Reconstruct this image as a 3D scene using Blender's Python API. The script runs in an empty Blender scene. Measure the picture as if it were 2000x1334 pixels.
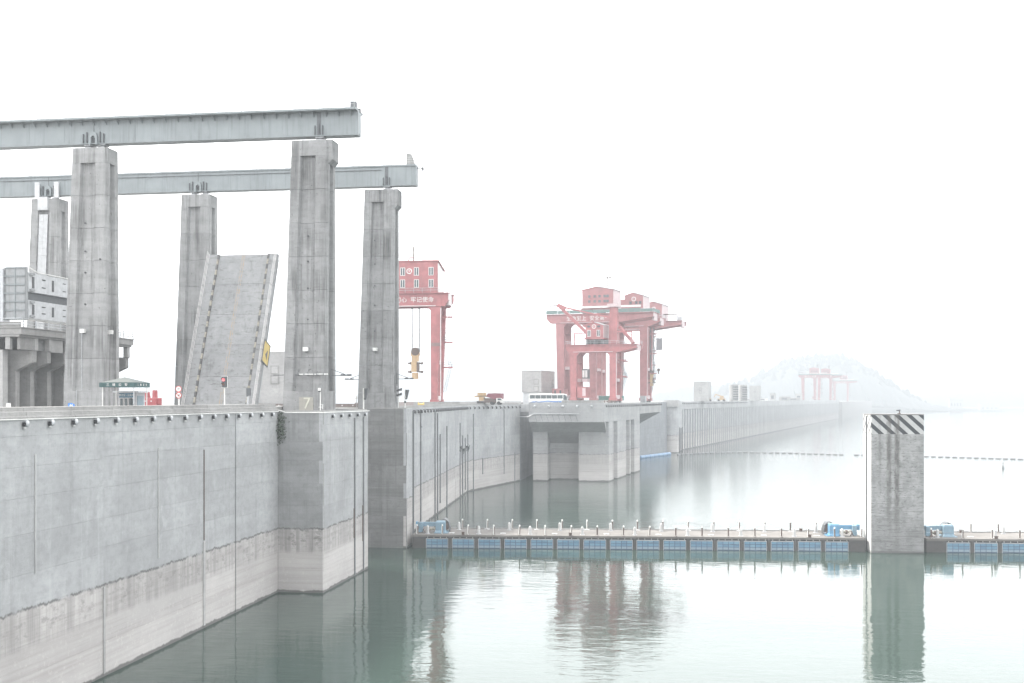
import bpy, math, random
from mathutils import Vector, Matrix
R = math.radians
random.seed(7)
scn = bpy.context.scene
col = scn.collection

# ------------------------------------------------------------------ camera, sky, sun, exposure
cam_d = bpy.data.cameras.new('camera'); cam = bpy.data.objects.new('camera', cam_d); col.objects.link(cam)
cam.location = (0, 0, 25); cam.rotation_euler = (R(90), 0, R(8.3))
cam_d.sensor_width = 36; cam_d.lens = 39.42; cam_d.shift_y = 0.0565
cam_d.clip_start = 1; cam_d.clip_end = 20000
scn.camera = cam

SUN_EL, SUN_DIR = 44, (-0.93, 0.36)
world = bpy.data.worlds.new('World'); scn.world = world; world.use_nodes = True
wn = world.node_tree; wn.nodes.clear()
sky = wn.nodes.new('ShaderNodeTexSky'); sky.sky_type = 'NISHITA'; sky.sun_disc = False
sky.sun_elevation = R(SUN_EL); sky.sun_rotation = math.atan2(SUN_DIR[0], SUN_DIR[1])
sky.air_density = 1.0; sky.dust_density = 6.0; sky.ozone_density = 1.0
mixs = wn.nodes.new('ShaderNodeMixRGB'); mixs.inputs[0].default_value = 0.9   # thick high overcast veils the blue
mixs.inputs[2].default_value = (10.6, 10.7, 10.8, 1)
bg = wn.nodes.new('ShaderNodeBackground'); bg.inputs[1].default_value = 0.13
wo = wn.nodes.new('ShaderNodeOutputWorld')
wn.links.new(sky.outputs[0], mixs.inputs[1]); wn.links.new(mixs.outputs[0], bg.inputs[0]); wn.links.new(bg.outputs[0], wo.inputs[0])

sun_d = bpy.data.lights.new('sun', 'SUN'); sun_d.energy = 3.2; sun_d.angle = R(5); sun_d.color = (1, .95, .88)
sun = bpy.data.objects.new('sun', sun_d); col.objects.link(sun)
sv = Vector((SUN_DIR[0]*math.cos(R(SUN_EL)), SUN_DIR[1]*math.cos(R(SUN_EL)), math.sin(R(SUN_EL))))
sun.rotation_euler = sv.to_track_quat('Z', 'Y').to_euler(); sun.location = (-200, 100, 300)

vs = scn.view_settings
vs.view_transform = 'Standard'; vs.look = 'None'; vs.gamma = 1; vs.use_curve_mapping = False; vs.exposure = 1.71
scn.cycles.max_bounces = 8; scn.cycles.volume_bounces = 0

# ------------------------------------------------------------------ materials
def new_mat(name):
    m = bpy.data.materials.new(name); m.use_nodes = True
    nt = m.node_tree; p = nt.nodes['Principled BSDF']
    return m, nt, p
class NG:
    """tiny helper for node graphs"""
    def __init__(s, nt): s.nt = nt
    def n(s, t, **kw):
        x = s.nt.nodes.new(t)
        for k, v in kw.items(): setattr(x, k, v)
        return x
    def l(s, a, b): s.nt.links.new(a, b)
    def math(s, op, a, b=None, c=None, clamp=False):
        x = s.n('ShaderNodeMath', operation=op, use_clamp=clamp)
        for i, v in enumerate((a, b, c)):
            if v is None: continue
            if isinstance(v, (int, float)): x.inputs[i].default_value = v
            else: s.l(v, x.inputs[i])
        return x.outputs[0]
    def mix(s, f, a, b, mode='MIX'):
        x = s.n('ShaderNodeMixRGB', blend_type=mode)
        for i, v in enumerate((f, a, b)):
            if isinstance(v, (int, float)): x.inputs[i].default_value = v
            elif isinstance(v, tuple): x.inputs[i].default_value = (*v, 1)
            else: s.l(v, x.inputs[i])
        return x.outputs[0]
    def noise(s, vec, scale, detail=4, rough=.55):
        x = s.n('ShaderNodeTexNoise'); x.inputs['Scale'].default_value = scale
        x.inputs['Detail'].default_value = detail; x.inputs['Roughness'].default_value = rough
        s.l(vec, x.inputs['Vector']); return x.outputs['Fac']
    def mapv(s, vec, sc, loc=(0, 0, 0), rot=(0, 0, 0)):
        x = s.n('ShaderNodeMapping'); x.inputs['Scale'].default_value = sc
        x.inputs['Location'].default_value = loc; x.inputs['Rotation'].default_value = rot
        s.l(vec, x.inputs['Vector']); return x.outputs[0]
    def ramp(s, f, a, b, smooth=False):
        x = s.n('ShaderNodeMapRange', interpolation_type='SMOOTHSTEP' if smooth else 'LINEAR')
        s.l(f, x.inputs[0]); x.inputs[1].default_value = a; x.inputs[2].default_value = b
        x.inputs[3].default_value = 0; x.inputs[4].default_value = 1
        return x.outputs[0]

def plain(name, rgb, rough=.6, metal=0, var=.12, scale=1.5, emit=0, streak=0.0, dirt=(.1, .09, .08)):
    m, nt, p = new_mat(name); g = NG(nt)
    geo = g.n('ShaderNodeNewGeometry').outputs['Position']
    f = g.noise(geo, scale, 6)
    c = g.mix(g.ramp(f, .3, .75), tuple(v*(1+var) for v in rgb), tuple(v*(1-var*1.4) for v in rgb))
    if streak:
        sN = g.noise(g.mapv(geo, (1.6, 1.6, .09)), 1.5, 6, .6)
        c = g.mix(g.math('MULTIPLY', g.ramp(sN, .52, .75), streak), c, dirt)
    g.l(c, p.inputs['Base Color']); p.inputs['Roughness'].default_value = rough; p.inputs['Metallic'].default_value = metal
    if emit:
        p.inputs['Emission Color'].default_value = (*rgb, 1); p.inputs['Emission Strength'].default_value = emit
    return m

def concrete(name, base, band=False, streak=.5, horiz=.3, dark=(.06, .06, .058), var=.2, obj_var=.07, band_dark=.5, pits=0.0, board=.0, grime=0.0):
    """cast concrete: cloudy tone, run-down streaks, lift bands, wear; the tide band of a drawn-down reservoir if band"""
    m, nt, p = new_mat(name); g = NG(nt)
    geo = g.n('ShaderNodeNewGeometry').outputs['Position']
    sep = g.n('ShaderNodeSeparateXYZ'); g.l(geo, sep.inputs[0]); z = sep.outputs[2]
    rnd = g.n('ShaderNodeObjectInfo').outputs['Random']
    big = g.noise(geo, .13, 7, .6)
    c = g.mix(g.ramp(big, .3, .72), tuple(v*(1+var) for v in base), tuple(v*(1-var) for v in base))
    med = g.noise(g.mapv(geo, (1, 1, 1.6)), .9, 8, .68)
    c = g.mix(g.math('MULTIPLY', g.ramp(med, .45, .72), .42), c, tuple(v*.58 for v in base))
    eff = g.noise(g.mapv(geo, (.8, .8, .5), (17, 3, 23)), .8, 8, .7)
    c = g.mix(g.math('MULTIPLY', g.ramp(eff, .55, .7), .4), c, tuple(min(1, v*1.38) for v in base))
    gr0 = g.noise(geo, 7, 4, .7)
    c = g.mix(g.math('MULTIPLY', g.ramp(gr0, .5, .75), .25), c, tuple(v*.6 for v in base))
    hb = g.noise(g.mapv(geo, (.035, .035, 1.1)), 1.0, 6, .62)
    c = g.mix(g.math('MULTIPLY', g.ramp(hb, .46, .68), horiz), c, tuple(v*.62 for v in base))
    st = g.noise(g.mapv(geo, (1.0, 1.0, .035)), 1.25, 8, .66)
    st2 = g.noise(geo, .22, 3)
    lo = .46 if streak >= 1 else .53
    sf = g.math('MULTIPLY', g.ramp(st, lo, lo+.2), g.ramp(st2, .36, .62))
    c = g.mix(g.math('MULTIPLY', sf, streak), c, dark)
    fs = g.noise(g.mapv(geo, (3.2, 3.2, .10), (5, 11, 2)), 1.3, 6, .65)
    c = g.mix(g.math('MULTIPLY', g.math('MULTIPLY', g.ramp(fs, .55, .7), g.ramp(med, .42, .6)), streak*.6), c, tuple(v*.5 for v in base))
    wst = g.noise(g.mapv(geo, (1.3, 1.3, .05), (31, 7, 4)), 1.0, 6, .6)
    c = g.mix(g.math('MULTIPLY', g.ramp(wst, .6, .78), .28), c, tuple(min(1, v*1.5) for v in base))
    if grime:
        gr = g.noise(g.mapv(geo, (.5, .5, 2.2)), 1.4, 8, .72)
        c = g.mix(g.math('MULTIPLY', g.ramp(gr, .55, .68), grime), c, dark)
    if pits:
        pt = g.noise(geo, 3.0, 3, .5)
        c = g.mix(g.math('MULTIPLY', g.ramp(pt, .68, .72), pits), c, tuple(v*.25 for v in base))
    if band:
        wob = g.noise(g.mapv(geo, (1, 1, 0)), .35, 7, .7)
        zz = g.math('ADD', z, g.math('MULTIPLY', g.math('SUBTRACT', wob, .5), .9))
        wob2 = g.noise(g.mapv(geo, (1, 1, .15)), 1.6, 6, .75)
        zz = g.math('ADD', zz, g.math('MULTIPLY', g.math('SUBTRACT', wob2, .5), .8))
        low = g.ramp(zz, 8.4, 8.1)
        warm = g.mix(g.ramp(big, .35, .7), (.40, .382, .37), (.335, .322, .313))
        hb2 = g.noise(g.mapv(geo, (.05, .05, 2.6), (3, 5, 9)), 1.0, 7, .66)
        warm = g.mix(g.math('MULTIPLY', g.ramp(hb2, .44, .66), .45), warm, (.25, .232, .22))
        zone = g.math('MULTIPLY', g.ramp(zz, 5.0, 5.6), g.ramp(st, .40, .66))
        zone2 = g.math('MULTIPLY', g.ramp(zz, 5.3, 6.2), g.ramp(g.noise(g.mapv(geo, (.7, .7, 1.3)), 1.2, 8, .72), .46, .62))
        warm = g.mix(g.math('MULTIPLY', g.math('MAXIMUM', zone, zone2), band_dark), warm, (.10, .096, .093))
        lt = g.noise(g.mapv(geo, (1, 1, 1)), 2.3, 8, .75)
        warm = g.mix(g.math('MULTIPLY', g.math('MULTIPLY', g.ramp(lt, .55, .63), g.ramp(zz, 5.6, 4.2)), .35), warm, (.52, .49, .47))
        c = g.mix(low, c, warm)
        edge = g.math('MULTIPLY', g.ramp(g.math('ABSOLUTE', g.math('SUBTRACT', zz, 8.28)), .17, .03), g.ramp(g.noise(geo, .8, 5), .36, .5))
        c = g.mix(g.math('MULTIPLY', edge, .75), c, (.06, .058, .055))
        wet = g.ramp(g.math('ADD', z, g.math('MULTIPLY', g.math('SUBTRACT', wob, .5), .9)), .42, .25)
        c = g.mix(g.math('MULTIPLY', wet, .8), c, (.045, .045, .042))
    mul = g.math('ADD', g.math('MULTIPLY', g.math('SUBTRACT', rnd, .5), obj_var*2), 1.0)
    cc = g.n('ShaderNodeCombineXYZ'); [g.l(mul, cc.inputs[i]) for i in range(3)]
    c = g.mix(1.0, c, cc.outputs[0], 'MULTIPLY')
    g.l(c, p.inputs['Base Color']); p.inputs['Roughness'].default_value = .85
    p.inputs['Specular IOR Level'].default_value = .25
    fine = g.noise(g.mapv(geo, (1, 1, 1+board*3)), 5, 8, .7)
    b = g.n('ShaderNodeBump'); b.inputs['Strength'].default_value = .5; b.inputs['Distance'].default_value = .06
    g.l(fine, b.inputs['Height']); g.l(b.outputs[0], p.inputs['Normal'])
    return m

M = {}
M['wall'] = concrete('wall_concrete', (.288, .292, .294), band=True, streak=.28, horiz=.22)
M['wall_far'] = concrete('far_wall_concrete', (.29, .296, .30), band=True, streak=.4, horiz=.2, band_dark=.4)
M['pier'] = concrete('pier_concrete', (.225, .228, .228), band=True, streak=.6, horiz=.35, band_dark=.7)
M['pier_dark'] = concrete('stained_pier_concrete', (.165, .165, .162), band=False, streak=.75, horiz=.7, obj_var=.1, grime=.45)
M['block'] = concrete('intake_concrete', (.29, .292, .292), band=True, streak=.25, horiz=.25, band_dark=.25)
M['pillar'] = concrete('pillar_concrete', (.25, .25, .248), streak=1, horiz=.3, obj_var=.08, pits=.6)
M['pillar_end'] = concrete('weathered_pillar_concrete', (.222, .222, .221), streak=1, horiz=.3, obj_var=.06, pits=.8, grime=.35)
M['house_conc'] = concrete('building_concrete', (.23, .226, .22), streak=.55, horiz=.2, obj_var=.1)
M['tower_conc'] = concrete('tower_concrete', (.31, .306, .30), streak=.2, horiz=.15)
M['deckc'] = concrete('deck_concrete', (.19, .185, .18), streak=.1, horiz=.0, grime=.3)
M['pontoon'] = concrete('pontoon_concrete', (.062, .06, .058), streak=.7, horiz=.3, grime=.5)
M['pontoon_top'] = concrete('pontoon_deck_concrete', (.13, .122, .113), streak=.1, horiz=.0, grime=.8, var=.3)
M['parapet'] = concrete('parapet_concrete', (.25, .246, .238), streak=.5, horiz=.4, grime=.35, pits=.3)
M['road'] = concrete('bridge_road', (.222, .225, .227), streak=.7, horiz=.15, pits=.5, grime=.62, var=.12)
M['old'] = concrete('mossy_old_concrete', (.235, .23, .222), streak=.8, horiz=.7, grime=.8, dark=(.055, .055, .052), pits=.3)
M['dark'] = plain('dark_opening', (.035, .037, .04), .8)
M['steel'] = plain('grey_green_girder_paint', (.185, .205, .21), .55, var=.1, scale=.4, streak=.6, dirt=(.085, .095, .10))
M['steel_dark'] = plain('dark_steel', (.075, .08, .085), .5, .3)
M['gal'] = plain('galvanised_steel', (.36, .37, .38), .45, .4)
M['white'] = plain('white_paint', (.55, .55, .53), .5, streak=.25, dirt=(.35, .33, .3))
M['whitec'] = plain('white_cladding', (.42, .425, .43), .5, streak=.15, dirt=(.4, .4, .4))
M['gate'] = plain('pale_gate_paint', (.40, .41, .42), .5, streak=.4, dirt=(.22, .22, .23))
M['gate_rib'] = plain('gate_end_paint', (.22, .228, .232), .55, streak=.5)
M['red'] = plain('faded_red_crane_paint', (.275, .085, .087), .5, var=.22, scale=.5, streak=.55, dirt=(.19, .09, .085))
M['red_far'] = plain('sun_bleached_red_paint', (.265, .108, .11), .55, var=.18, scale=.4, streak=.5, dirt=(.18, .11, .105))
M['red_bright'] = plain('red_machine_paint', (.30, .065, .07), .5, streak=.3, dirt=(.2, .05, .05))
M['red_roof'] = plain('red_sheet_roof', (.34, .11, .11), .5)
M['pinkwall'] = plain('pale_pink_cladding', (.42, .33, .335), .5, streak=.4, dirt=(.38, .27, .27))  # paler than the red crane fronts, mainly on sides and right ends
M['paleside'] = plain('off_white_cladding', (.52, .485, .48), .55, streak=.5, dirt=(.42, .36, .35))  # off-white on side and edge parts of the nearest crane
M['glass'] = plain('window_glass', (.06, .075, .08), .12)
M['frame'] = plain('window_frame', (.55, .53, .52), .5)
M['blue'] = plain('blue_winch_paint', (.085, .215, .34), .45, streak=.3, dirt=(.12, .2, .27))
M['bluel'] = plain('light_blue_paint', (.135, .215, .27), .45, streak=.25, dirt=(.2, .27, .31))
M['fender_back'] = plain('fender_backing', (.05, .09, .15), .6)
M['float'] = plain('blue_float', (.11, .2, .32), .5)
M['green'] = plain('green_canopy', (.022, .06, .06), .7)
M['net'] = plain('green_safety_net', (.10, .155, .145), .8)
M['yellow'] = plain('ochre_hook_paint', (.37, .255, .135), .5, streak=.4, dirt=(.2, .14, .07))
M['sign_y'] = plain('yellow_sign', (.42, .31, .085), .5)
M['black'] = plain('black_plastic', (.022, .022, .024), .4)
M['seal'] = plain('pale_joint_seal', (.37, .37, .365), .7, streak=.5, dirt=(.2, .2, .2))
M['railg'] = plain('stained_guide_rail', (.125, .13, .135), .6, streak=.5)
M['rust'] = plain('rusty_iron', (.075, .05, .04), .7)
M['rope'] = plain('steel_rope', (.10, .10, .10), .5)
M['chain'] = plain('grey_chain', (.16, .16, .165), .6)
M['signred'] = plain('sign_red', (.42, .04, .04), .4)
M['blue_sign'] = plain('blue_sign', (.03, .16, .48), .4)
M['brownwall'] = plain('brown_barrier', (.20, .165, .155), .7)
M['lampred'] = plain('lit_red_signal', (.75, .12, .13), .3, emit=.35)
M['lamp_off'] = plain('unlit_signal_lens', (.10, .045, .03), .25)
M['boom_float'] = plain('weathered_grey_float', (.16, .16, .165), .6)
M['tree'] = plain('hill_woods', (.014, .018, .018), .9, var=.25, scale=.02)
M['leaf'] = plain('shrub_leaf', (.035, .05, .03), .8, var=.5, scale=6)
M['truck_mar'] = plain('maroon_tarp', (.17, .045, .06), .6)
M['tyre'] = plain('tyre_rubber', (.025, .025, .026), .8)
M['bus_blue'] = plain('bus_blue_stripe', (.07, .16, .36), .4)
M['concrete_dark'] = concrete('shaded_recess_concrete', (.19, .2, .21), streak=.4)  # darker concrete for gaps, haunch and bay: shade put into the colour
M['lens'] = plain('frosted_lamp_dome', (.40, .41, .42), .25)

def fender_mat():
    m, nt, p = new_mat('blue_fender_plate'); g = NG(nt)
    geo = g.n('ShaderNodeNewGeometry').outputs['Position']
    sep = g.n('ShaderNodeSeparateXYZ'); g.l(geo, sep.inputs[0])
    n1 = g.noise(g.mapv(geo, (.6, .6, 3)), 1.2, 7, .65)
    c = g.mix(g.ramp(n1, .35, .65), (.072, .165, .255), (.115, .23, .30))
    rv = g.n('ShaderNodeObjectInfo').outputs['Random']
    c = g.mix(g.math('MULTIPLY', g.ramp(rv, .55, 1), .45), c, (.06, .11, .17)); c = g.mix(g.math('MULTIPLY', g.ramp(rv, .3, 0), .4), c, (.19, .29, .34))
    low = g.ramp(g.math('ADD', sep.outputs[2], g.math('MULTIPLY', n1, .5)), .95, .55)
    c = g.mix(g.math('MULTIPLY', low, .75), c, (.22, .26, .285))
    sc = g.noise(g.mapv(geo, (.35, .35, 5), (9, 2, 1)), 1.0, 6, .6)
    c = g.mix(g.math('MULTIPLY', g.ramp(sc, .6, .68), .6), c, (.035, .04, .055))
    g.l(c, p.inputs['Base Color']); p.inputs['Roughness'].default_value = .5
    return m
M['fender'] = fender_mat()

def worn_line(name, rgb, under, thr=.5):
    m, nt, p = new_mat(name); g = NG(nt)
    geo = g.n('ShaderNodeNewGeometry').outputs['Position']
    f = g.noise(geo, 2.2, 8, .7)
    g.l(g.mix(g.ramp(f, thr-.08, thr+.08), rgb, under), p.inputs['Base Color']); p.inputs['Roughness'].default_value = .8
    return m
M['yline'] = worn_line('worn_yellow_line', (.27, .205, .14), (.215, .22, .224), .50)
M['curb_y'] = worn_line('worn_yellow_kerb', (.25, .235, .19), (.12, .11, .1), .56)
M['curb_k'] = worn_line('worn_black_kerb', (.05, .05, .05), (.12, .115, .11), .55)

def striped_mat():
    """pier with painted hazard band under the top: white and charcoal diagonals (print), mossy board-marked concrete below"""
    m, nt, p = new_mat('hazard_striped_concrete'); g = NG(nt)
    tc = g.n('ShaderNodeTexCoord').outputs['Object']
    sep = g.n('ShaderNodeSeparateXYZ'); g.l(tc, sep.inputs[0]); x, y, z = sep.outputs
    base = (.27, .27, .266)
    n1 = g.noise(tc, .5, 8, .65)
    c = g.mix(g.ramp(n1, .3, .7), tuple(v*1.15 for v in base), tuple(v*.8 for v in base))
    hb = g.noise(g.mapv(tc, (.22, .22, 4.5)), 1, 8, .68)
    depth = g.math('ADD', g.math('MULTIPLY', g.ramp(z, 13, 0), .5), .35)
    c = g.mix(g.math('MULTIPLY', g.ramp(hb, .50, .62), depth), c, (.075, .075, .074))
    cl = g.noise(g.mapv(tc, (.8, .8, .6), (2, 9, 5)), .7, 8, .7)
    c = g.mix(g.math('MULTIPLY', g.ramp(cl, .45, .62), .6), c, (.13, .13, .128))
    mk = g.noise(g.mapv(tc, (1.2, 1.2, 3.6), (7, 1, 3)), 1.5, 8, .75)
    c = g.mix(g.math('MULTIPLY', g.ramp(mk, .545, .62), .75), c, (.05, .05, .05))
    c = g.mix(g.math('MULTIPLY', g.ramp(z, 6.5, 3.5), .42), c, (.12, .12, .118))
    sp = g.noise(g.mapv(tc, (1, 1, 2.4), (3, 4, 8)), 1.1, 8, .72)
    c = g.mix(g.math('MULTIPLY', g.ramp(sp, .6, .68), .5), c, (.06, .06, .06))
    # stripes run down to the right on both faces; wide on the front, steep on the narrow side
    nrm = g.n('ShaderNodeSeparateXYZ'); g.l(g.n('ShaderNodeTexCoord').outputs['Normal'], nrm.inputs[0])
    u = g.math('ADD', x, g.math('MULTIPLY', y, 1.0))
    ph = g.math('FRACT', g.math('DIVIDE', g.math('ADD', g.math('ADD', u, g.math('MULTIPLY', z, 1.08)), 1.05), 1.93))
    stripe = g.math('LESS_THAN', ph, .46)
    inband = g.math('GREATER_THAN', z, 19.35)
    wp = g.mix(g.ramp(n1, .35, .7), (.40, .40, .395), (.27, .27, .266))
    sc = g.mix(stripe, wp, (.022, .025, .03))
    c = g.mix(inband, c, sc)
    side = g.math('LESS_THAN', nrm.outputs[0], -.5)      # narrow left face and its bars paler: sunlight put into the colour
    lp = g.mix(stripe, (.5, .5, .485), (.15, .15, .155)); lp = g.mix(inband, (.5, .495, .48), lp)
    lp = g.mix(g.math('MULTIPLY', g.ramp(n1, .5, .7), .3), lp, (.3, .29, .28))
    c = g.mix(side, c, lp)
    # rusty drips from the lamp bracket on top
    def drip(cx, w, z0):
        d = g.math('ABSOLUTE', g.math('SUBTRACT', g.math('ADD', x, g.math('MULTIPLY', g.math('SUBTRACT', g.noise(g.mapv(tc, (2, 2, .5)), 1.6, 5), .5), .55)), cx))
        a = g.ramp(d, w, w*.35)
        brk = g.ramp(g.noise(g.mapv(tc, (1, 1, .4), (cx, 0, 0)), 1.2, 6, .7), .3, .55)
        return g.math('MULTIPLY', g.math('MULTIPLY', a, brk), g.ramp(z, z0, z0+9))
    for cx, w, z0, k in ((2.85, .5, 2, .8), (4.15, .55, 0, .85), (1.4, .3, 6, .4)):
        c = g.mix(g.math('MULTIPLY', drip(cx, w, z0), k), c, (.06, .055, .05))
    wet = g.ramp(z, .45, .15)
    c = g.mix(g.math('MULTIPLY', wet, .6), c, (.05, .05, .048))
    g.l(c, p.inputs['Base Color']); p.inputs['Roughness'].default_value = .85; p.inputs['Specular IOR Level'].default_value = .25
    b = g.n('ShaderNodeBump'); b.inputs['Strength'].default_value = .7; b.inputs['Distance'].default_value = .08
    g.l(hb, b.inputs['Height']); g.l(b.outputs[0], p.inputs['Normal'])
    return m
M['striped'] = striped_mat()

def water_mat():
    m, nt, p = new_mat('still_green_water'); g = NG(nt)
    geo = g.n('ShaderNodeNewGeometry').outputs['Position']
    big = g.noise(g.mapv(geo, (1, 1, 1), rot=(0, 0, .3)), .11, 3, .5)
    med = g.noise(g.mapv(geo, (.55, 1.3, 1), rot=(0, 0, -.15)), .55, 4, .55)
    fine = g.noise(g.mapv(geo, (.7, 1.3, 1), rot=(0, 0, .25)), 2.6, 3, .5)
    sy = g.n('ShaderNodeSeparateXYZ'); g.l(geo, sy.inputs[0]); out = g.ramp(sy.outputs[1], 196, 225, True)   # open water beyond the sheltering pontoon
    calm = g.ramp(g.noise(geo, .018, 3), .35, .65)
    h = g.math('ADD', g.math('MULTIPLY', big, .062), g.math('MULTIPLY', med, g.math('ADD', g.math('MULTIPLY', out, .03), .032)))
    h = g.math('ADD', h, g.math('MULTIPLY', fine, g.math('ADD', g.math('MULTIPLY', calm, .002), g.math('ADD', g.math('MULTIPLY', out, .012), .0006))))
    b = g.n('ShaderNodeBump'); b.inputs['Strength'].default_value = 1; b.inputs['Distance'].default_value = 1
    g.l(h, b.inputs['Height']); g.l(b.outputs[0], p.inputs['Normal'])
    p.inputs['Base Color'].default_value = (.022, .039, .0315, 1)
    p.inputs['Roughness'].default_value = .02; p.inputs['IOR'].default_value = 1.333
    return m
M['water'] = water_mat()

# ------------------------------------------------------------------ mesh helpers
ORG = {}
class MB:
    def __init__(s): s.v = []; s.f = []
    def add(s, vs, fs):
        o = len(s.v); s.v += [tuple(x) for x in vs]; s.f += [tuple(i+o for i in f) for f in fs]; return s
    def box(s, x0, x1, y0, y1, z0, z1):
        if x0 > x1: x0, x1 = x1, x0
        if y0 > y1: y0, y1 = y1, y0
        if z0 > z1: z0, z1 = z1, z0
        return s.add([(x0,y0,z0),(x1,y0,z0),(x1,y1,z0),(x0,y1,z0),(x0,y0,z1),(x1,y0,z1),(x1,y1,z1),(x0,y1,z1)],
                     [(3,2,1,0),(4,5,6,7),(0,1,5,4),(1,2,6,5),(2,3,7,6),(3,0,4,7)])
    def frustum(s, a, z0, b, z1):
        """a, b = (x0,x1,y0,y1) bottom and top rectangles"""
        return s.add([(a[0],a[2],z0),(a[1],a[2],z0),(a[1],a[3],z0),(a[0],a[3],z0),(b[0],b[2],z1),(b[1],b[2],z1),(b[1],b[3],z1),(b[0],b[3],z1)],
                     [(3,2,1,0),(4,5,6,7),(0,1,5,4),(1,2,6,5),(2,3,7,6),(3,0,4,7)])
    def prism(s, poly, axis, a0, a1):
        n = len(poly)
        def P(p, a):
            if axis == 'z': return (p[0], p[1], a)
            if axis == 'y': return (p[0], a, p[1])
            return (a, p[0], p[1])
        return s.add([P(p, a0) for p in poly]+[P(p, a1) for p in poly],
                     [tuple(range(n-1, -1, -1)), tuple(range(n, 2*n))]+[(i, (i+1) % n, n+(i+1) % n, n+i) for i in range(n)])
    def tube(s, p0, p1, r, n=6, r1=None):
        p0, p1 = Vector(p0), Vector(p1); d = (p1-p0)
        if d.length < 1e-6: return s
        d.normalize(); a = d.orthogonal().normalized(); b = d.cross(a); r1 = r if r1 is None else r1
        c = [(math.cos(2*math.pi*i/n), math.sin(2*math.pi*i/n)) for i in range(n)]
        return s.add([p0+(a*u+b*w)*r for u, w in c]+[p1+(a*u+b*w)*r1 for u, w in c],
                     [tuple(range(n-1, -1, -1)), tuple(range(n, 2*n))]+[(i, (i+1) % n, n+(i+1) % n, n+i) for i in range(n)])
    def path(s, pts, r, n=5):
        for a, b in zip(pts, pts[1:]): s.tube(a, b, r, n)
        return s
    def lathe(s, prof, n=12, c=(0, 0, 0), axis='z'):
        """prof: (radius, height) list"""
        vs = []; 
        for r, h in prof:
            for i in range(n):
                u, w = r*math.cos(2*math.pi*i/n), r*math.sin(2*math.pi*i/n)
                vs.append((c[0]+u, c[1]+w, c[2]+h) if axis == 'z' else ((c[0]+h, c[1]+u, c[2]+w) if axis == 'x' else (c[0]+w, c[1]+h, c[2]+u)))
        m = len(prof)
        fs = [(k*n+i, k*n+(i+1) % n, (k+1)*n+(i+1) % n, (k+1)*n+i) for k in range(m-1) for i in range(n)]
        return s.add(vs, fs+[tuple(range(n-1, -1, -1)), tuple(range((m-1)*n, m*n))])
    def bar(s, p0, p1, w, h):
        """box beam from p0 to p1, width w, height h"""
        p0, p1 = Vector(p0), Vector(p1); d = (p1-p0).normalized()
        up = Vector((0, 0, 1)) if abs(d.z) < .95 else Vector((0, 1, 0))
        a = d.cross(up).normalized()*(w/2); b = a.cross(d).normalized()*(h/2)
        return s.add([p+q for p in (p0, p1) for q in (-a-b, a-b, a+b, -a+b)],
                     [(3,2,1,0),(4,5,6,7),(0,1,5,4),(1,2,6,5),(2,3,7,6),(3,0,4,7)])
    def mesh(s, name, mat, off=(0, 0, 0)):
        me = bpy.data.meshes.new(name)
        me.from_pydata([(x-off[0], y-off[1], z-off[2]) for x, y, z in s.v], [], s.f)
        me.materials.append(M[mat] if isinstance(mat, str) else mat)
        import bmesh as _b
        bm = _b.new(); bm.from_mesh(me); _b.ops.recalc_face_normals(bm, faces=bm.faces); bm.to_mesh(me); bm.free()
        return me
    def build(s, name, mat, parent=None, bevel=0, smooth=False):
        off = ORG.get(parent.name, (0, 0, 0)) if parent is not None else (0, 0, 0)
        me = s.mesh(name, mat, off)
        o = bpy.data.objects.new(name, me); col.objects.link(o)
        if parent is not None:
            o.parent = parent
            ORG[o.name] = off if parent.name in ORG else (0, 0, 0)
        if bevel:
            b = o.modifiers.new('bevel', 'BEVEL'); b.width = bevel; b.segments = 2; b.limit_method = 'ANGLE'
        if smooth:
            for p in me.polygons: p.use_smooth = True
            me.set_sharp_from_angle(angle=R(40))
        return o
def tag(o, label=None, cat=None, group=None, kind=None):
    if label: o['label'] = label
    if cat: o['category'] = cat
    if group: o['group'] = group
    if kind: o['kind'] = kind
    return o
def thing(name, loc, label, cat, group=None, rz=0, world=False):
    """an Empty at the base of a thing; world=True: its parts are modelled in world metres"""
    o = bpy.data.objects.new(name, None); o.empty_display_size = .5; col.objects.link(o)
    o.location = loc; o.rotation_euler = (0, 0, R(rz)); tag(o, label, cat, group)
    if world: ORG[o.name] = tuple(loc)
    return o
def kids(o): return [c for c in list(col.objects) if c.parent == o]
def copy_tree(o, loc=None, rz=None, label=None, parent=None, ch=None):
    if ch is None:
        ch = {}
        for c in col.objects:
            if c.parent: ch.setdefault(c.parent.name, []).append(c)
    c = o.copy(); col.objects.link(c); c.parent = parent
    if loc is not None: c.location = loc
    if rz is not None: c.rotation_euler = (0, 0, R(rz))
    if label: c['label'] = label
    for k in ch.get(o.name, []): copy_tree(k, parent=c, ch=ch)
    return c
ORD = 'first second third fourth fifth sixth seventh eighth ninth tenth eleventh twelfth thirteenth fourteenth fifteenth sixteenth seventeenth eighteenth nineteenth'.split()
def share(o, loc, parent=None, rot=None, name=None):
    c = o.copy(); col.objects.link(c); c.parent = parent if parent is not None else o.parent
    c.location = loc
    if rot: c.rotation_euler = rot
    return c
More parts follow.
